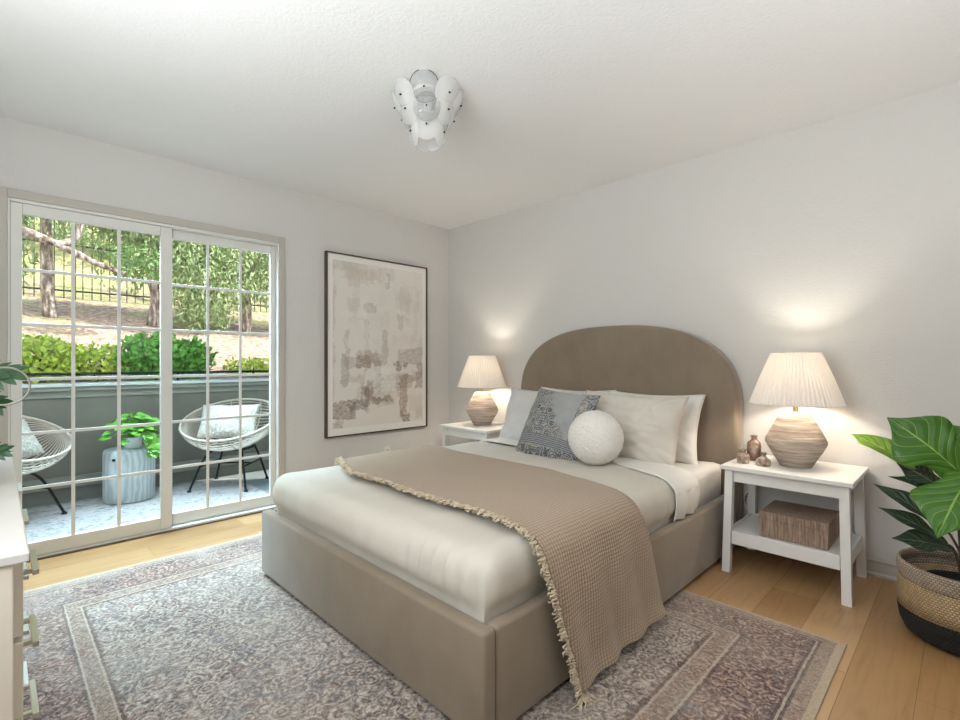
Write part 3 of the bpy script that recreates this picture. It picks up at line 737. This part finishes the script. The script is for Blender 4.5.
tag(pillow('pillow', .66, .45, .19, cool_m.m, (2.76, 2.18, .695), WD, (.40, 0, 1), .07, 40, 13., .013), 'pale grey pillow at the left end of the bed beside the patterned cushion', 'pillow')
pat_m = Mat('faded_indigo_print', '#9a9a98', .95, sheen=.15)
def _pat(m):
    u, v, _ = m.xyz(m.co('UV'))
    uvc = m.co('UV'); mu = m.math('ABSOLUTE', m.math('SUBTRACT', u, .38))
    cb = m.node('ShaderNodeCombineXYZ'); m.L.new(mu, cb.inputs[0]); m.L.new(v, cb.inputs[1])
    vo = m.voro(6.5, co=cb.outputs[0], rnd=.55); rings = m.math('SINE', m.math('MULTIPLY', vo, 38)); sc = m.math('SINE', m.math('MULTIPLY', m.noise(5, 3, .6, cb.outputs[0], 1.5), 50))
    mot = m.math('MULTIPLY_ADD', sc, .45, m.math('MULTIPLY', rings, .55))
    ink = m.ramp(m.math('ADD', mot, .25), [(.05, 0.), (.35, 1.)])
    # bare grey upper right, printed left and lower part
    bare = m.ramp(m.math('ADD', m.math('SUBTRACT', m.math('ADD', m.math('MULTIPLY', u, .9), m.math('MULTIPLY', v, .55)), .80), m.math('MULTIPLY', m.math('SUBTRACT', m.noise(6, 3, co=uvc), .5), .35)), [(0, 1.), (.09, 0.)])
    corner = m.math('GREATER_THAN', u, .84)
    k = m.math('MAXIMUM', bare, corner)
    base = m.mix(m.noise(5, 3, co=uvc), '#858a8c', '#aeaca8')
    c = m.mix(m.math('MULTIPLY', m.math('MULTIPLY', ink, k), .9), base, '#34373f')
    tan = m.math('MULTIPLY', m.ramp(m.noise(4, 3, co=m.co('UV', loc=(2, 5, 0))), [(.5, 0.), (.65, .5)]), k); c = m.mix(tan, c, '#b3a48e')
    # two stripes across the lower part
    st = m.math('ABSOLUTE', m.math('SINE', m.math('MULTIPLY', v, 125)))
    inband = m.math('COMPARE', v, .235, .075); c = m.mix(m.math('MULTIPLY', inband, .9), c, m.mix(m.math('GREATER_THAN', st, .62), '#3b3e48', '#8d8f93'))
    low = m.math('LESS_THAN', v, .15); c = m.mix(m.math('MULTIPLY', m.math('MULTIPLY', low, ink), .7), c, '#30323b')
    worn = m.ramp(m.noise(60, 4, .7, uvc), [(.35, .8), (.6, .0)]); c = m.mix(m.math('MULTIPLY', worn, .55), c, '#a9a7a3')
    m.color(c); m.bump(m.noise(220, 2), .3, .002)
_pat(pat_m)
tag(pillow('cushion', .50, .48, .15, pat_m.m, (2.48, 1.825, .705), (-.08, -1, -.05), (.52, -.02, 1), .045, 40, 21., .010), 'square faded indigo patterned cushion propped against the pillows', 'cushion')
ball_m = Mat('ivory_boucle', '#ece8e0', .95, sheen=.2, spec=.15)
def _ball():
    v = ball_m.voro(95); ball_m.color(ball_m.mix(ball_m.ramp(v, [(0, 0.), (.5, .55)]), '#f2eee8', '#ddd7cd')); ball_m.bump(v, .7, -.006); ball_m.bump(ball_m.noise(60, 3), .3, .004)
    bm = bmesh.new(); bmesh.ops.create_icosphere(bm, subdivisions=6, radius=.152)
    for v_ in bm.verts:
        d = v_.co.normalized(); v_.co = d*(.152 + .003*nz(d.x*9, d.y*9, d.z*9) + .0015*nz(d.x*25, d.y*25, d.z*25))
        if v_.co.z < -.142: v_.co.z = -.142
    m = MB(); m.bm.free(); m.bm = bm; o = m.build('ball_cushion', ball_m.m, None, True); o.location = (2.39, 1.483, .680)
    tag(o, 'round ivory boucle ball cushion in front of the pillows', 'cushion')
_ball()

# ------------------------------------------------------------------ nightstands, lamps and small things
def nightstand(loc, label):
    t = thing('nightstand', label, 'nightstand', loc, 0, 'white nightstands beside the bed')
    # local: x 0 front .. .48 back, y -.28 .. .28
    MB().box((0, -.283, .538), (.488, .283, .56), .003).build('tabletop', white_m.m, t)
    MB().box((.035, -.232, .475), (.050, .232, .538)).box((.425, -.232, .475), (.44, .232, .538)).box((.045, -.245, .475), (.43, -.23, .538)).box((.045, .23, .475), (.43, .245, .538)).build('apron', white_m.m, t)
    for sx, sy in ((0, -1), (0, 1), (1, -1), (1, 1)):
        bx, by = (.026 if sx == 0 else .446), sy*.258; tx, ty = (.040 if sx == 0 else .430), sy*.246; w = .019
        MB().hexa([(bx-w, by-w, 0), (bx+w, by-w, 0), (bx+w, by+w, 0), (bx-w, by+w, 0)], [(tx-w, ty-w, .538), (tx+w, ty-w, .538), (tx+w, ty+w, .538), (tx-w, ty+w, .538)]).build('leg', white_m.m, t)
    MB().box((.018, -.232, .150), (.034, .232, .218), .002).box((.034, -.245, .198), (.440, .245, .216)).box((.440, -.232, .150), (.455, .232, .218), .002).box((.05, -.262, .150), (.42, -.246, .218), .002).box((.05, .246, .150), (.42, .262, .218), .002).build('shelf', white_m.m, t)
    return t
nightstand((2.725, .652, 0), 'white two-tier nightstand right of the bed, below the pleated lamp and the vases')
ns2 = nightstand((2.725, 2.955, 0), 'white nightstand in the far corner by the picture, half hidden by the bed')
clay_m = Mat('combed_stoneware', '#a8988a', .85)
def _clay(m):
    z = m.noise(10, 5, .7, m.co('Object', (.35, .35, 5))); z2 = m.noise(3, 3, .6, m.co('Object', (.6, .6, 3)))
    f = m.math('ADD', m.math('MULTIPLY', z, .7), m.math('MULTIPLY', z2, .3))
    m.color(m.ramp(f, [(.32, '#75675f'), (.46, '#a39284'), (.60, '#c7bcae'), (.75, '#d8cfc4')])); m.bump(z, .8, .008)
_clay(clay_m)
shade_m = bpy.data.materials.new('pleated_linen_shade'); shade_m.use_nodes = True
def _shade(m):
    N = m.node_tree.nodes; L = m.node_tree.links; N.remove(N['Principled BSDF'])
    d = N.new('ShaderNodeBsdfDiffuse'); d.inputs[0].default_value = lin('#f4efe8'); t = N.new('ShaderNodeBsdfTranslucent'); t.inputs[0].default_value = lin('#f8efe2')
    x = N.new('ShaderNodeMixShader'); x.inputs[0].default_value = .15
    L.new(d.outputs[0], x.inputs[1]); L.new(t.outputs[0], x.inputs[2]); L.new(x.outputs[0], N['Material Output'].inputs[0])
_shade(shade_m)
bulb_m = bpy.data.materials.new('warm_bulb'); bulb_m.use_nodes = True
bulb_m.node_tree.nodes['Principled BSDF'].inputs['Emission Color'].default_value = lin('#ffd9a8'); bulb_m.node_tree.nodes['Principled BSDF'].inputs['Emission Strength'].default_value = 6
def lamp(loc, cord, label, energy):
    t = thing('table_lamp', label, 'lamp', loc, 0, 'pleated table lamps')
    prof = [(.0, 0), (.070, 0), (.074, .004), (.100, .050), (.128, .100), (.138, .122), (.139, .134), (.130, .155), (.108, .200), (.082, .252), (.066, .280), (.060, .285), (0, .285)]
    P = []
    for (r0, z0), (r1, z1) in zip(prof, prof[1:]):
        n = max(1, int(abs(z1-z0)/.004))
        for i in range(n): P.append((r0+(r1-r0)*i/n, z0+(z1-z0)*i/n))
    P.append(prof[-1])
    P = [(max(0, r + (.0022*nz(0, 1, z*130) if r > .06 else 0)) + 1e-5, z) for r, z in P]
    MB().lathe(P, 56, cap_bottom=False, cap_top=False).build('base', clay_m.m, t, True, angle=60)
    MB().lathe([(.012, .285), (.012, .320), (.016, .322), (.016, .352), (.0001, .353)], 20, cap_top=False).build('stem', brass_m.m, t, True, angle=40)
    n = 248
    sh = MB().lathe([(.212, .328), (.209, .331), (.163, .462), (.112, .592), (.110, .595)], n, mod=lambda r, z, j: r*(1 + .018*(1 if j % 4 < 2 else -1)), cap_bottom=False, cap_top=False).build('shade', shade_m, t, False)
    solidify(sh, .0012)
    MB().tube([(.111*math.cos(2*math.pi*k/48), .111*math.sin(2*math.pi*k/48), .595) for k in range(48)], .0025, 6, True).build('shade_rim', linen_w.m, sh, True)
    MB().tube([(.211*math.cos(2*math.pi*k/64), .211*math.sin(2*math.pi*k/64), .328) for k in range(64)], .0022, 6, True).build('shade_rim', linen_w.m, sh, True)
    bm = MB(); bm.lathe([(.001, .354), (.014, .356), (.024, .385), (.028, .41), (.022, .435), (.001, .446)], 20, cap_top=False, cap_bottom=False); bm.build('bulb', bulb_m, t, True)
    if cord: MB().tube(crom(cord, 40), .0028, 6).build('cord', Mat('grey_cord', '#6a655f', .6).m, t, True)
    l = light('lamp_glow', 'POINT', (0, 0, .475), (0, 0, 0), energy, (1, .91, .80), shadow_soft_size=.03); l.parent = t
    return t
lamp((2.975, .645, .56), [(.06, .03, .004), (.16, .12, .0045), (.247, .14, .004), (.250, .15, -.05), (.243, .22, -.14), (.235, .3, -.25), (.24, .31, -.3)], 'large pleated-shade lamp with a combed stoneware base on the right nightstand', 5.8)
lamp((2.975, 2.965, .56), [(.06, -.03, .004), (.16, -.10, .0045), (.247, -.13, .004), (.250, -.14, -.06), (.243, -.16, -.2)], 'pleated-shade lamp with a combed stoneware base in the far corner left of the bed', 5.6)
vase_m = Mat('mottled_brown_glaze', '#8d6f5c', .4)
vase_m.color(vase_m.ramp(vase_m.noise(24, 4, .65), [(.32, '#5e4437'), (.5, '#8f7160'), (.66, '#c2b5a6')])); vase_m.bump(vase_m.noise(60, 3), .3, .003)
vase2_m = Mat('chalky_brown_glaze', '#a39383', .5)
vase2_m.color(vase2_m.ramp(vase2_m.noise(22, 4, .65), [(.35, '#725647'), (.48, '#a39080'), (.6, '#cfc7ba')])); vase2_m.bump(vase2_m.noise(60, 3), .3, .003)
def vase(x, y, prof, mat, label):
    t = thing('vase', label, 'vase', (x, y, .56), 0)
    MB().lathe(prof, 32, cap_top=False).build('body', mat.m, t, True, angle=45)
    r, z = prof[-3]; MB().lathe([(r, z-.001), (r+.0035, z+.001), (r+.003, z+.006), (r-.003, z+.006)], 24, cap_bottom=False, cap_top=False).build('lip', mat.m, t, True, angle=60)
vase(2.865, .865, [(.026, 0), (.030, .003), (.031, .038), (.028, .047), (.016, .054), (.013, .060), (.014, .068), (.009, .067), (.009, .04)], vase2_m, 'small straight-sided mottled jar, leftmost of the three vases under the lamp')
vase(2.985, .845, [(.030, 0), (.035, .004), (.036, .086), (.033, .099), (.018, .111), (.014, .118), (.015, .132), (.010, .131), (.010, .1)], vase_m, 'tall brown bottle vase, the tallest of the three vases under the lamp')
vase(2.870, .768, [(.026, 0), (.033, .004), (.037, .018), (.032, .032), (.020, .040), (.011, .048), (.012, .062), (.008, .061), (.008, .03)], vase2_m, 'small squat narrow-necked vase, nearest the lamp base')
box_m = Mat('woven_grasscloth', '#8a7565', .8)
def _boxm(m):
    n = m.noise(16, 4, .7, m.co('Object', (7, 7, .5))); g = m.noise(60, 3, .6, m.co('Object', (1, 6, 1)))
    m.color(m.ramp(m.math('ADD', m.math('MULTIPLY', n, .75), m.math('MULTIPLY', g, .25)), [(.3, '#5b4a3f'), (.48, '#8b7566'), (.66, '#b59f8b')])); m.bump(n, .5, .004)
_boxm(box_m)
bx = thing('storage_box', 'brown grasscloth lidded box on the lower shelf of the right nightstand', 'box', (2.775, .615, .2185))
MB().box((0, -.145, 0), (.28, .145, .088), .002).build('body', box_m.m, bx); MB().box((-.002, -.147, .089), (.282, .147, .125), .002).build('lid', box_m.m, bx)
plate_m = Mat('outlet_plastic', '#e6e2da', .4)
def outlet(loc, rz, label):
    t = thing('wall_outlet', label, 'outlet', loc, rz)
    MB().box((-.035, -.006, -.057), (.035, 0, .057), .003).build('cover_plate', plate_m.m, t)
    for z in (-.022, .022):
        s = MB().box((-.016, -.0085, z-.014), (.016, -.0062, z+.014), .002).build('socket', plate_m.m, t)
        MB().box((-.008, -.0092, z-.005), (-.005, -.0086, z+.006)).box((.005, -.0092, z-.005), (.008, -.0092+.0006, z+.006)).build('slot', dark_m.m, s)
outlet((2.494, YW, .29), 0, 'white wall outlet just under the picture, above the edge of the bed')
outlet((XW, .945, .27), R(90)*-1, 'white wall outlet behind the right nightstand')

# ------------------------------------------------------------------ picture
art_m = Mat('layered_plaster_paint', '#ddd6cc', .75)
art_m.color(art_m.attr('paint')); art_m.bump(art_m.noise(90, 4), .5, .003)
def picture():
    x0, x1, z0, z1 = 1.891, 2.926, .485, 2.00
    t = thing('framed_picture', 'large abstract beige and brown painting in a thin dark frame on the window wall', 'picture', ((x0+x1)/2, YW, z0))
    W_, H_ = x1-x0, z1-z0
    frame_m = Mat('dark_walnut', '#4a382e', .5); frame_m.color(frame_m.mix(frame_m.noise(12, 4, co=frame_m.co('Object', (1, 1, .2))), '#3d2d24', '#5c483a'))
    f = .011; D = .038
    MB().box((-W_/2, -D, 0), (-W_/2+f, -.001, H_)).box((W_/2-f, -D, 0), (W_/2, -.001, H_)).box((-W_/2+f, -D, 0), (W_/2-f, -.001, f)).box((-W_/2+f, -D, H_-f), (W_/2-f, -.001, H_)).build('frame', frame_m.m, t)
    nx, nzv = 124, 182; rnd = random.Random(19)
    lc = lambda h: Vector(lin(h)[:3])
    img = [[lc('#e3ddd5') for _ in range(nx)] for _ in range(nzv)]
    def stroke(u0, v0, u1, v1, col, al=.8, rough=.10, ang=0, s=0):
        c = lc(col)
        for j in range(nzv):
            for i in range(nx):
                u, v = i/nx, j/nzv
                e = rough*.12*nz(u*14+s, v*14, s) + rough*.08*nz(u*50, v*50, s)
                du = min(u-u0, u1-u) + e; dv = min(v-v0, v1-v) + e + ang*(u-(u0+u1)/2)
                if du > 0 and dv > 0:
                    k = al*(.75+.5*nz(u*30+s, v*90, s+3)); k = max(0, min(1, k)); img[j][i] = img[j][i].lerp(c, k)
    tones_up = ['#e4ded6', '#d9d1c7', '#cfc6bb', '#e8e3dc', '#c9beb2', '#dcd6ce', '#d2cbc3']
    tones_lo = ['#b7a595', '#e6e0d8', '#a8978a', '#d6ccc1', '#8e7a6c', '#e9e4dd', '#c4b5a5', '#b5a79c']
    for k in range(70):
        v = rnd.random()**.9; u = rnd.uniform(-.02, .95); w, h = rnd.uniform(.05, .28), rnd.uniform(.02, .14)
        if rnd.random() < .3: w, h = rnd.uniform(.03, .08), rnd.uniform(.08, .3)
        up = v > .48 + rnd.uniform(-.08, .08)
        stroke(u, v, u+w, v+h, rnd.choice(tones_up if up else tones_lo), rnd.uniform(.35, .8), rnd.uniform(.06, .3), rnd.uniform(-.15, .15), k)
    for q in ((.03, .05, .06, .95, '#b9ab9e', .45), (.26, .37, .40, .44, '#9c8778', .75), (.62, .36, .78, .40, '#8b7363', .8), (.70, .07, .78, .33, '#9b7f6c', .75), (.20, .13, .38, .19, '#7c6c62', .75), (.88, .24, .98, .40, '#a08b7c', .7),
              (.12, .25, .19, .44, '#a3968c', .6), (.42, .20, .66, .38, '#e9e4dd', .85), (.35, .05, .62, .16, '#e4ddd4', .8), (.03, .0, .13, .08, '#a59789', .6), (.72, .03, .80, .09, '#66503f', .7), (.30, .21, .36, .27, '#7f6b5e', .6), (.5, .33, .6, .37, '#efeae3', .8),
              (.33, .70, .45, .735, '#a79c94', .5), (.15, .87, .50, .94, '#c4b6a8', .5), (.56, .84, .60, .93, '#9f938a', .5), (.15, .48, .40, .53, '#e6e1d9', .7), (.68, .6, .74, .68, '#b0a49a', .5), (.8, .1, .98, .2, '#d9cfc4', .7)):
        stroke(*q, rough=.2, s=q[0]*50)
    m = .045; vs = []; fs = []; cols = []
    for j in range(nzv+1):
        for i in range(nx+1): vs.append((-W_/2+f + (W_-2*f)*i/nx, -D+.012, f + (H_-2*f)*j/nzv))
    for j in range(nzv):
        for i in range(nx):
            a = j*(nx+1)+i; fs.append((a, a+1, a+nx+2, a+nx+1)); u, v = i/nx, j/nzv
            edge = u < m or u > 1-m or v < m*.75 or v > 1-m*.75
            cols.append(lc('#ece8e1') if edge else img[j][i])
    o = mesh_obj('canvas', vs, fs, art_m.m, t, False)
    ca = o.data.color_attributes.new('paint', 'FLOAT_COLOR', 'CORNER')
    for p in o.data.polygons:
        for li in p.loop_indices: ca.data[li].color = (*cols[p.index], 1)
    MB().box((-W_/2+f, -D+.014, f), (W_/2-f, -.002, H_-f)).build('backing', trim_m.m, t)
picture()

# ------------------------------------------------------------------ dresser, monstera
dres_m = Mat('cream_lacquer', '#e3d9c9', .4); dres_m.bump(dres_m.noise(20, 2), .03, .002)
dtop_m = Mat('pale_stone_top', '#cfcac4', .3); dtop_m.color(dtop_m.mix(dtop_m.noise(9, 5), '#c6c0ba', '#d8d4ce'))
nickel_m = Mat('brushed_nickel', '#d8d6d2', .28, .9)
dr = thing('dresser', 'cream chest of drawers with square bar handles at the left edge', 'dresser', (-.19, 2.02, 0))
MB().box((-.215, -.74, 0), (.215, .76, .725), .003).build('body', dres_m.m, dr)
MB().box((-.222, -.75, .7255), (.237, .77, .745), .003).build('top', dtop_m.m, dr)
for c in range(3):
    for r in range(4):
        y = -.39 + c*.49; z = .615 - r*.168
        w = MB().box((.2155, y-.238, z-.078), (.232, y+.238, z+.078), .002).build('drawer', dres_m.m, dr)
        MB().box((.252, y-.085, z-.006), (.264, y+.085, z+.006), .001).box((.2325, y-.072, z-.005), (.253, y-.060, z+.005)).box((.2325, y+.060, z-.005), (.253, y+.072, z+.005)).build('handle', nickel_m.m, w)
mon_m = Mat('monstera_leaf', '#2f6130', .35); mon_m.color(mon_m.mix(mon_m.noise(9, 3), '#12301a', '#2c5628'))
mo = thing('monstera', 'monstera with split dark leaves and a thin hoop support on the dresser', 'plant', (-.14, 2.00, .7455))
MB().lathe([(.07, 0), (.09, .01), (.10, .15), (.098, .155), (.09, .145), (.0001, .14)], 32, cap_top=False).build('pot', pot_m.m, mo, True, angle=50)
def _mon():
    vs, fs, uv = [], [], []; m = MB()
    def split_leaf(o, d, nrm, size):
        o = Vector(o); d = Vector(d).normalized(); n = Vector(nrm); n = (n - d*n.dot(d)).normalized(); s = d.cross(n)
        heart_leaf(vs, fs, uv, o - d*size*.05, o + d*size*.9, n, size*.16, 6, .1, .05, 'blade')
        for k in range(5):
            for sg in (-1, 1):
                t = .08 + .17*k; b = o + d*size*t*.85; L = size*(.55 - .055*k)
                dd = (s*sg*(1-.12*k) + d*(.35+.14*k)).normalized()
                heart_leaf(vs, fs, uv, b, b + dd*L, n, size*.075, 6, .1, .12, 'blade')
    for o, d, n, sz, in (((.07, -.05, .315), (.75, -.3, .1), (-.1, -.75, .7), .16), ((.05, .03, .26), (.8, -.5, -.2), (-.1, -.9, .5), .15), ((-.02, -.12, .33), (-.5, -.7, .1), (0, -.3, 1), .2),
                         ((-.1, .1, .42), (-.5, .5, .4), (.3, -.5, 1), .2), ((.08, -.02, .10), (.85, -.25, .05), (0, -.8, .6), .11)):
        m.tube(crom([(0, 0, .13), (Vector(o)*.5 + Vector((0, 0, .12))), o], 8), .004, 6); split_leaf(o, d, n, sz)
    mesh_obj('foliage', vs, fs, mon_m.m, mo, True, uv); m.build('stems', mon_m.m, mo, True)
    hp = Mat('grey_hoop', '#8f8b82', .4, .5)
    # a hoop on a thin stake
    MB().tube([(.158 + .052*math.cos(a), -.12, .295 + .052*math.sin(a)) for a in [2*math.pi*k/40 for k in range(40)]], .0026, 8, True).tube([(.06, -.03, .12), (.108, -.12, .28)], .0025, 6).build('hoop_support', hp.m, mo, True)
_mon()

# ------------------------------------------------------------------ fiddle-leaf fig in its basket
bask_m = Mat('seagrass_weave', '#b39268', .9); bblk_m = Mat('black_seagrass_weave', '#1b1a1b', .85)
def weave(m, c1, c2):
    co = m.co('UV'); u, v, _ = m.xyz(co)
    row = m.math('MULTIPLY', v, 34); fr = m.math('FLOOR', row)
    a = m.math('ABSOLUTE', m.math('SINE', m.math('MULTIPLY', m.math('MULTIPLY_ADD', fr, .5, m.math('MULTIPLY', u, 110)), math.pi)))
    b = m.math('ABSOLUTE', m.math('SINE', m.math('MULTIPLY', row, math.pi)))
    h = m.math('MULTIPLY', m.math('POWER', a, .5), m.math('POWER', b, .5))
    n = m.noise(40, 3)
    m.color(m.mix(m.math('MULTIPLY', h, m.math('MULTIPLY_ADD', n, 1.2, .35)), c1, c2)); m.bump(h, .9, .006)
weave(bask_m, '#856544', '#d9bb94'); weave(bblk_m, '#0b0b0b', '#2c2b2c')
brim_m = Mat('pale_seagrass_rim', '#b3a08c', .9); weave(brim_m, '#6d5848', '#cdbba6')
BC = (2.72, 0.01)
bk = thing('woven_basket', 'large seagrass basket with a black base band on the floor at the right edge', 'basket', (BC[0], BC[1], 0))
def basket_part(prof, mat, name):
    n = 72; vs = []; uv = []; fs = []; L = 0; prev = None
    for r, z in prof:
        if prev: L += math.hypot(r-prev[0], z-prev[1])
        prev = (r, z)
        for j in range(n+1):
            a = 2*math.pi*j/n; vs.append((r*math.cos(a), r*math.sin(a), z)); uv.append((j/n, L*3.2))
    for i in range(len(prof)-1):
        for j in range(n): k = i*(n+1)+j; fs.append((k, k+1, k+n+2, k+n+1))
    o = mesh_obj(name, vs, fs, mat, bk, True, uv); solidify(o, .008); return o
basket_part([(.001, .0), (.13, .0), (.165, .004), (.188, .022), (.202, .055), (.208, .09), (.210, .112)], bblk_m.m, 'black_base')
basket_part([(.210, .1125), (.211, .16), (.209, .20), (.206, .232)], bask_m.m, 'woven_side')
basket_part([(.206, .2325), (.208, .238), (.212, .262), (.211, .285), (.207, .298), (.198, .296), (.196, .262)], brim_m.m, 'folded_rim')
fig_m = Mat('fiddle_leaf', '#3f7a2c', .32)
def _figm(m, c1, c2, vein):
    u, v, _ = m.xyz(m.co('UV')); au = m.math('ABSOLUTE', m.math('SUBTRACT', u, .5))
    mid = m.math('LESS_THAN', au, .014)
    ph = m.math('FRACT', m.math('SUBTRACT', m.math('MULTIPLY', v, 7), m.math('MULTIPLY', au, 4.2)))
    sv = m.math('LESS_THAN', m.math('ABSOLUTE', m.math('SUBTRACT', ph, .5)), .035)
    c = m.mix(m.noise(9, 4), c1, c2); c = m.mix(m.math('MULTIPLY', sv, .6), c, vein); c = m.mix(mid, c, vein); m.color(c)
    h = m.math('ABSOLUTE', m.math('SUBTRACT', ph, .5)); m.bump(h, .35, .02); m.bump(m.noise(30, 2), .15, .006)
_figm(fig_m, '#28560f', '#4b7e1c', '#86a84a')
fig2_m = Mat('young_fiddle_leaf', '#86ab34', .35); _figm(fig2_m, '#5f8a1c', '#86a930', '#b5c76a')
fig3_m = Mat('dark_fiddle_leaf', '#24442c', .28); _figm(fig3_m, '#1b3020', '#32492f', '#8b997c')
fg = thing('fiddle_leaf_fig', 'fiddle-leaf fig with large glossy leaves growing out of the seagrass basket', 'plant', (BC[0], BC[1], .013))
MB().lathe([(.10, 0), (.13, .21), (.135, .215), (.125, .212), (.118, .19), (.0001, .188)], 32, cap_top=False).build('nursery_pot', dark_m.m, fg, True, angle=50)
_stem = MB()
_stem.tube(crom([(0, 0, .18), (-.03, .01, .35), (-.02, .02, .55), (.0, .0, .75)], 14), [.012-.004*i/13 for i in range(14)], 8)
def figleaf(b, t, n, w, m, cup=.2, wav=.10, dr=.06, seed=0):
    b, t = Vector(b), Vector(t); org = Vector((BC[0], BC[1], .013))
    lb, lt = b-org, t-org
    vs, fs, uv = [], [], []; heart_leaf(vs, fs, uv, lb, lt, n, w, 22, cup, dr, 'fiddle', wav, seed)
    o = mesh_obj('leaf', vs, fs, m, fg, True, uv); solidify(o, .0016)
    s = Vector((-.02, .015, max(.25, lb.z-.08))); _stem.tube(crom([s, s.lerp(lb, .6) + Vector((0, 0, .02)), lb], 8), .0045, 6)
VW = (-.75, -.1, .65)
figleaf((2.70, .16, .66), (2.84, .395, .775), (-.5, -.25, .8), .072, fig2_m.m, .25, .12, .02, 1)
figleaf((2.66, .015, .66), (2.60, .225, .885), (-.8, -.35, .35), .150, fig_m.m, .15, .10, .12, 2)
figleaf((2.60, -.01, .70), (2.37, .085, .50), (-.55, .0, .8), .138, fig_m.m, .12, .10, .10, 3)
figleaf((2.74, .07, .58), (2.74, .22, .68), (-.6, -.3, .6), .075, fig3_m.m, .2, .08, .05, 4)
figleaf((2.74, .07, .55), (2.68, .24, .63), (-.3, -.3, .9), .040, fig3_m.m, .3, .1, .05, 5)
figleaf((2.72, .08, .43), (2.70, .29, .585), (-.55, -.2, .8), .048, fig3_m.m, .3, .14, .05, 6)
figleaf((2.72, .06, .37), (2.64, .265, .50), (-.6, -.2, .8), .045, fig3_m.m, .3, .14, .05, 7)
figleaf((2.74, .05, .35), (2.56, .22, .40), (-.55, -.5, .75), .055, fig3_m.m, .3, .14, .02, 8)
figleaf((2.66, -.02, .45), (2.50, .08, .52), (-.6, 0, .8), .06, fig3_m.m, .2, .1, .05, 9)
figleaf((2.78, -.06, .62), (2.72, -.25, .80), (-.7, .3, .5), .11, fig_m.m, .15, .1, .1, 10)
figleaf((2.88, .0, .66), (3.02, .10, .85), (-.8, 0, .5), .10, fig_m.m, .15, .1, .1, 11)
_stem.build('stem', twig_m.m, fg, True)

# ------------------------------------------------------------------ ceiling light of glass discs
cl = thing('ceiling_light', 'flush ceiling light of overlapping frosted and clear glass discs with dark clips', 'ceiling light', (1.50, 1.87, ZC))
disc_m = bpy.data.materials.new('frosted_disc_glass'); disc_m.use_nodes = True
def _disc(m, tr, col, gl):
    N = m.node_tree.nodes; L = m.node_tree.links; N.remove(N['Principled BSDF'])
    d = N.new('ShaderNodeBsdfDiffuse'); d.inputs[0].default_value = lin(col); t = N.new('ShaderNodeBsdfTranslucent'); t.inputs[0].default_value = lin(col)
    a = N.new('ShaderNodeMixShader'); a.inputs[0].default_value = .5; L.new(d.outputs[0], a.inputs[1]); L.new(t.outputs[0], a.inputs[2])
    p = N.new('ShaderNodeBsdfTransparent'); b = N.new('ShaderNodeMixShader'); b.inputs[0].default_value = tr; L.new(a.outputs[0], b.inputs[1]); L.new(p.outputs[0], b.inputs[2])
    g = N.new('ShaderNodeBsdfGlossy'); g.inputs['Roughness'].default_value = .08; lw = N.new('ShaderNodeLayerWeight'); lw.inputs[0].default_value = gl
    c = N.new('ShaderNodeMixShader'); L.new(lw.outputs['Facing'], c.inputs[0]); L.new(b.outputs[0], c.inputs[1]); L.new(g.outputs[0], c.inputs[2])
    L.new(c.outputs[0], N['Material Output'].inputs[0])
_disc(disc_m, .5, '#fbfaf8', .06)
cdisc_m = bpy.data.materials.new('clear_disc_glass'); cdisc_m.use_nodes = True; _disc(cdisc_m, .78, '#d5d8d8', .35)
MB().lathe([(.07, 0), (.075, -.006), (.07, -.018), (.02, -.03), (.014, -.15), (.0001, -.16)], 40, cap_top=False).build('canopy', white_m.m, cl, True, angle=40)
def _discs():
    rnd = random.Random(3); k = 0
    rows = [(-.068, .150, 8, 35, 0.), (-.130, .118, 7, 20, .4), (-.205, .072, 5, 8, .2)]
    for (z, r, n, tilt, ph) in rows:
        for i in range(n):
            a = 2*math.pi*i/n + ph; clear = (k in CLEAR)
            nrm = Vector((math.cos(a)*math.cos(R(tilt)), math.sin(a)*math.cos(R(tilt)), -math.sin(R(tilt))*.8)).normalized()
            c = Vector((math.cos(a)*r, math.sin(a)*r, z + rnd.uniform(-.008, .008)))
            q = nrm.to_track_quat('Z', 'Y'); rad = rnd.uniform(.064, .072)
            m = MB(); m.lathe([(.0001, .010), (.012, .010), (.014, .007), (.026, .009), (.029, .006), (.042, .005), (.045, .002), (rad, -.008), (rad+.0006, -.0095), (rad-.002, -.0105), (.042, -.001), (.02, .003), (.0001, .004)], 40, cap_bottom=False, cap_top=False)
            o = m.build('glass_disc', cdisc_m if clear else disc_m, cl, True); o.location = c; o.rotation_euler = q.to_euler()
            if k == 5: MB().tube([(rad*math.cos(t), rad*math.sin(t), -.009) for t in [2*math.pi*j/48 for j in range(48)]], .0016, 6, True).build('rim', iron_m.m, o, True)
            cp = MB().lathe([(.0045, .0105), (.0045, .017), (.003, .019), (.0001, .019)], 12, cap_top=False).build('clip', black_m.m, o, True, angle=40)
            k += 1
CLEAR = (5, 12)
_discs()
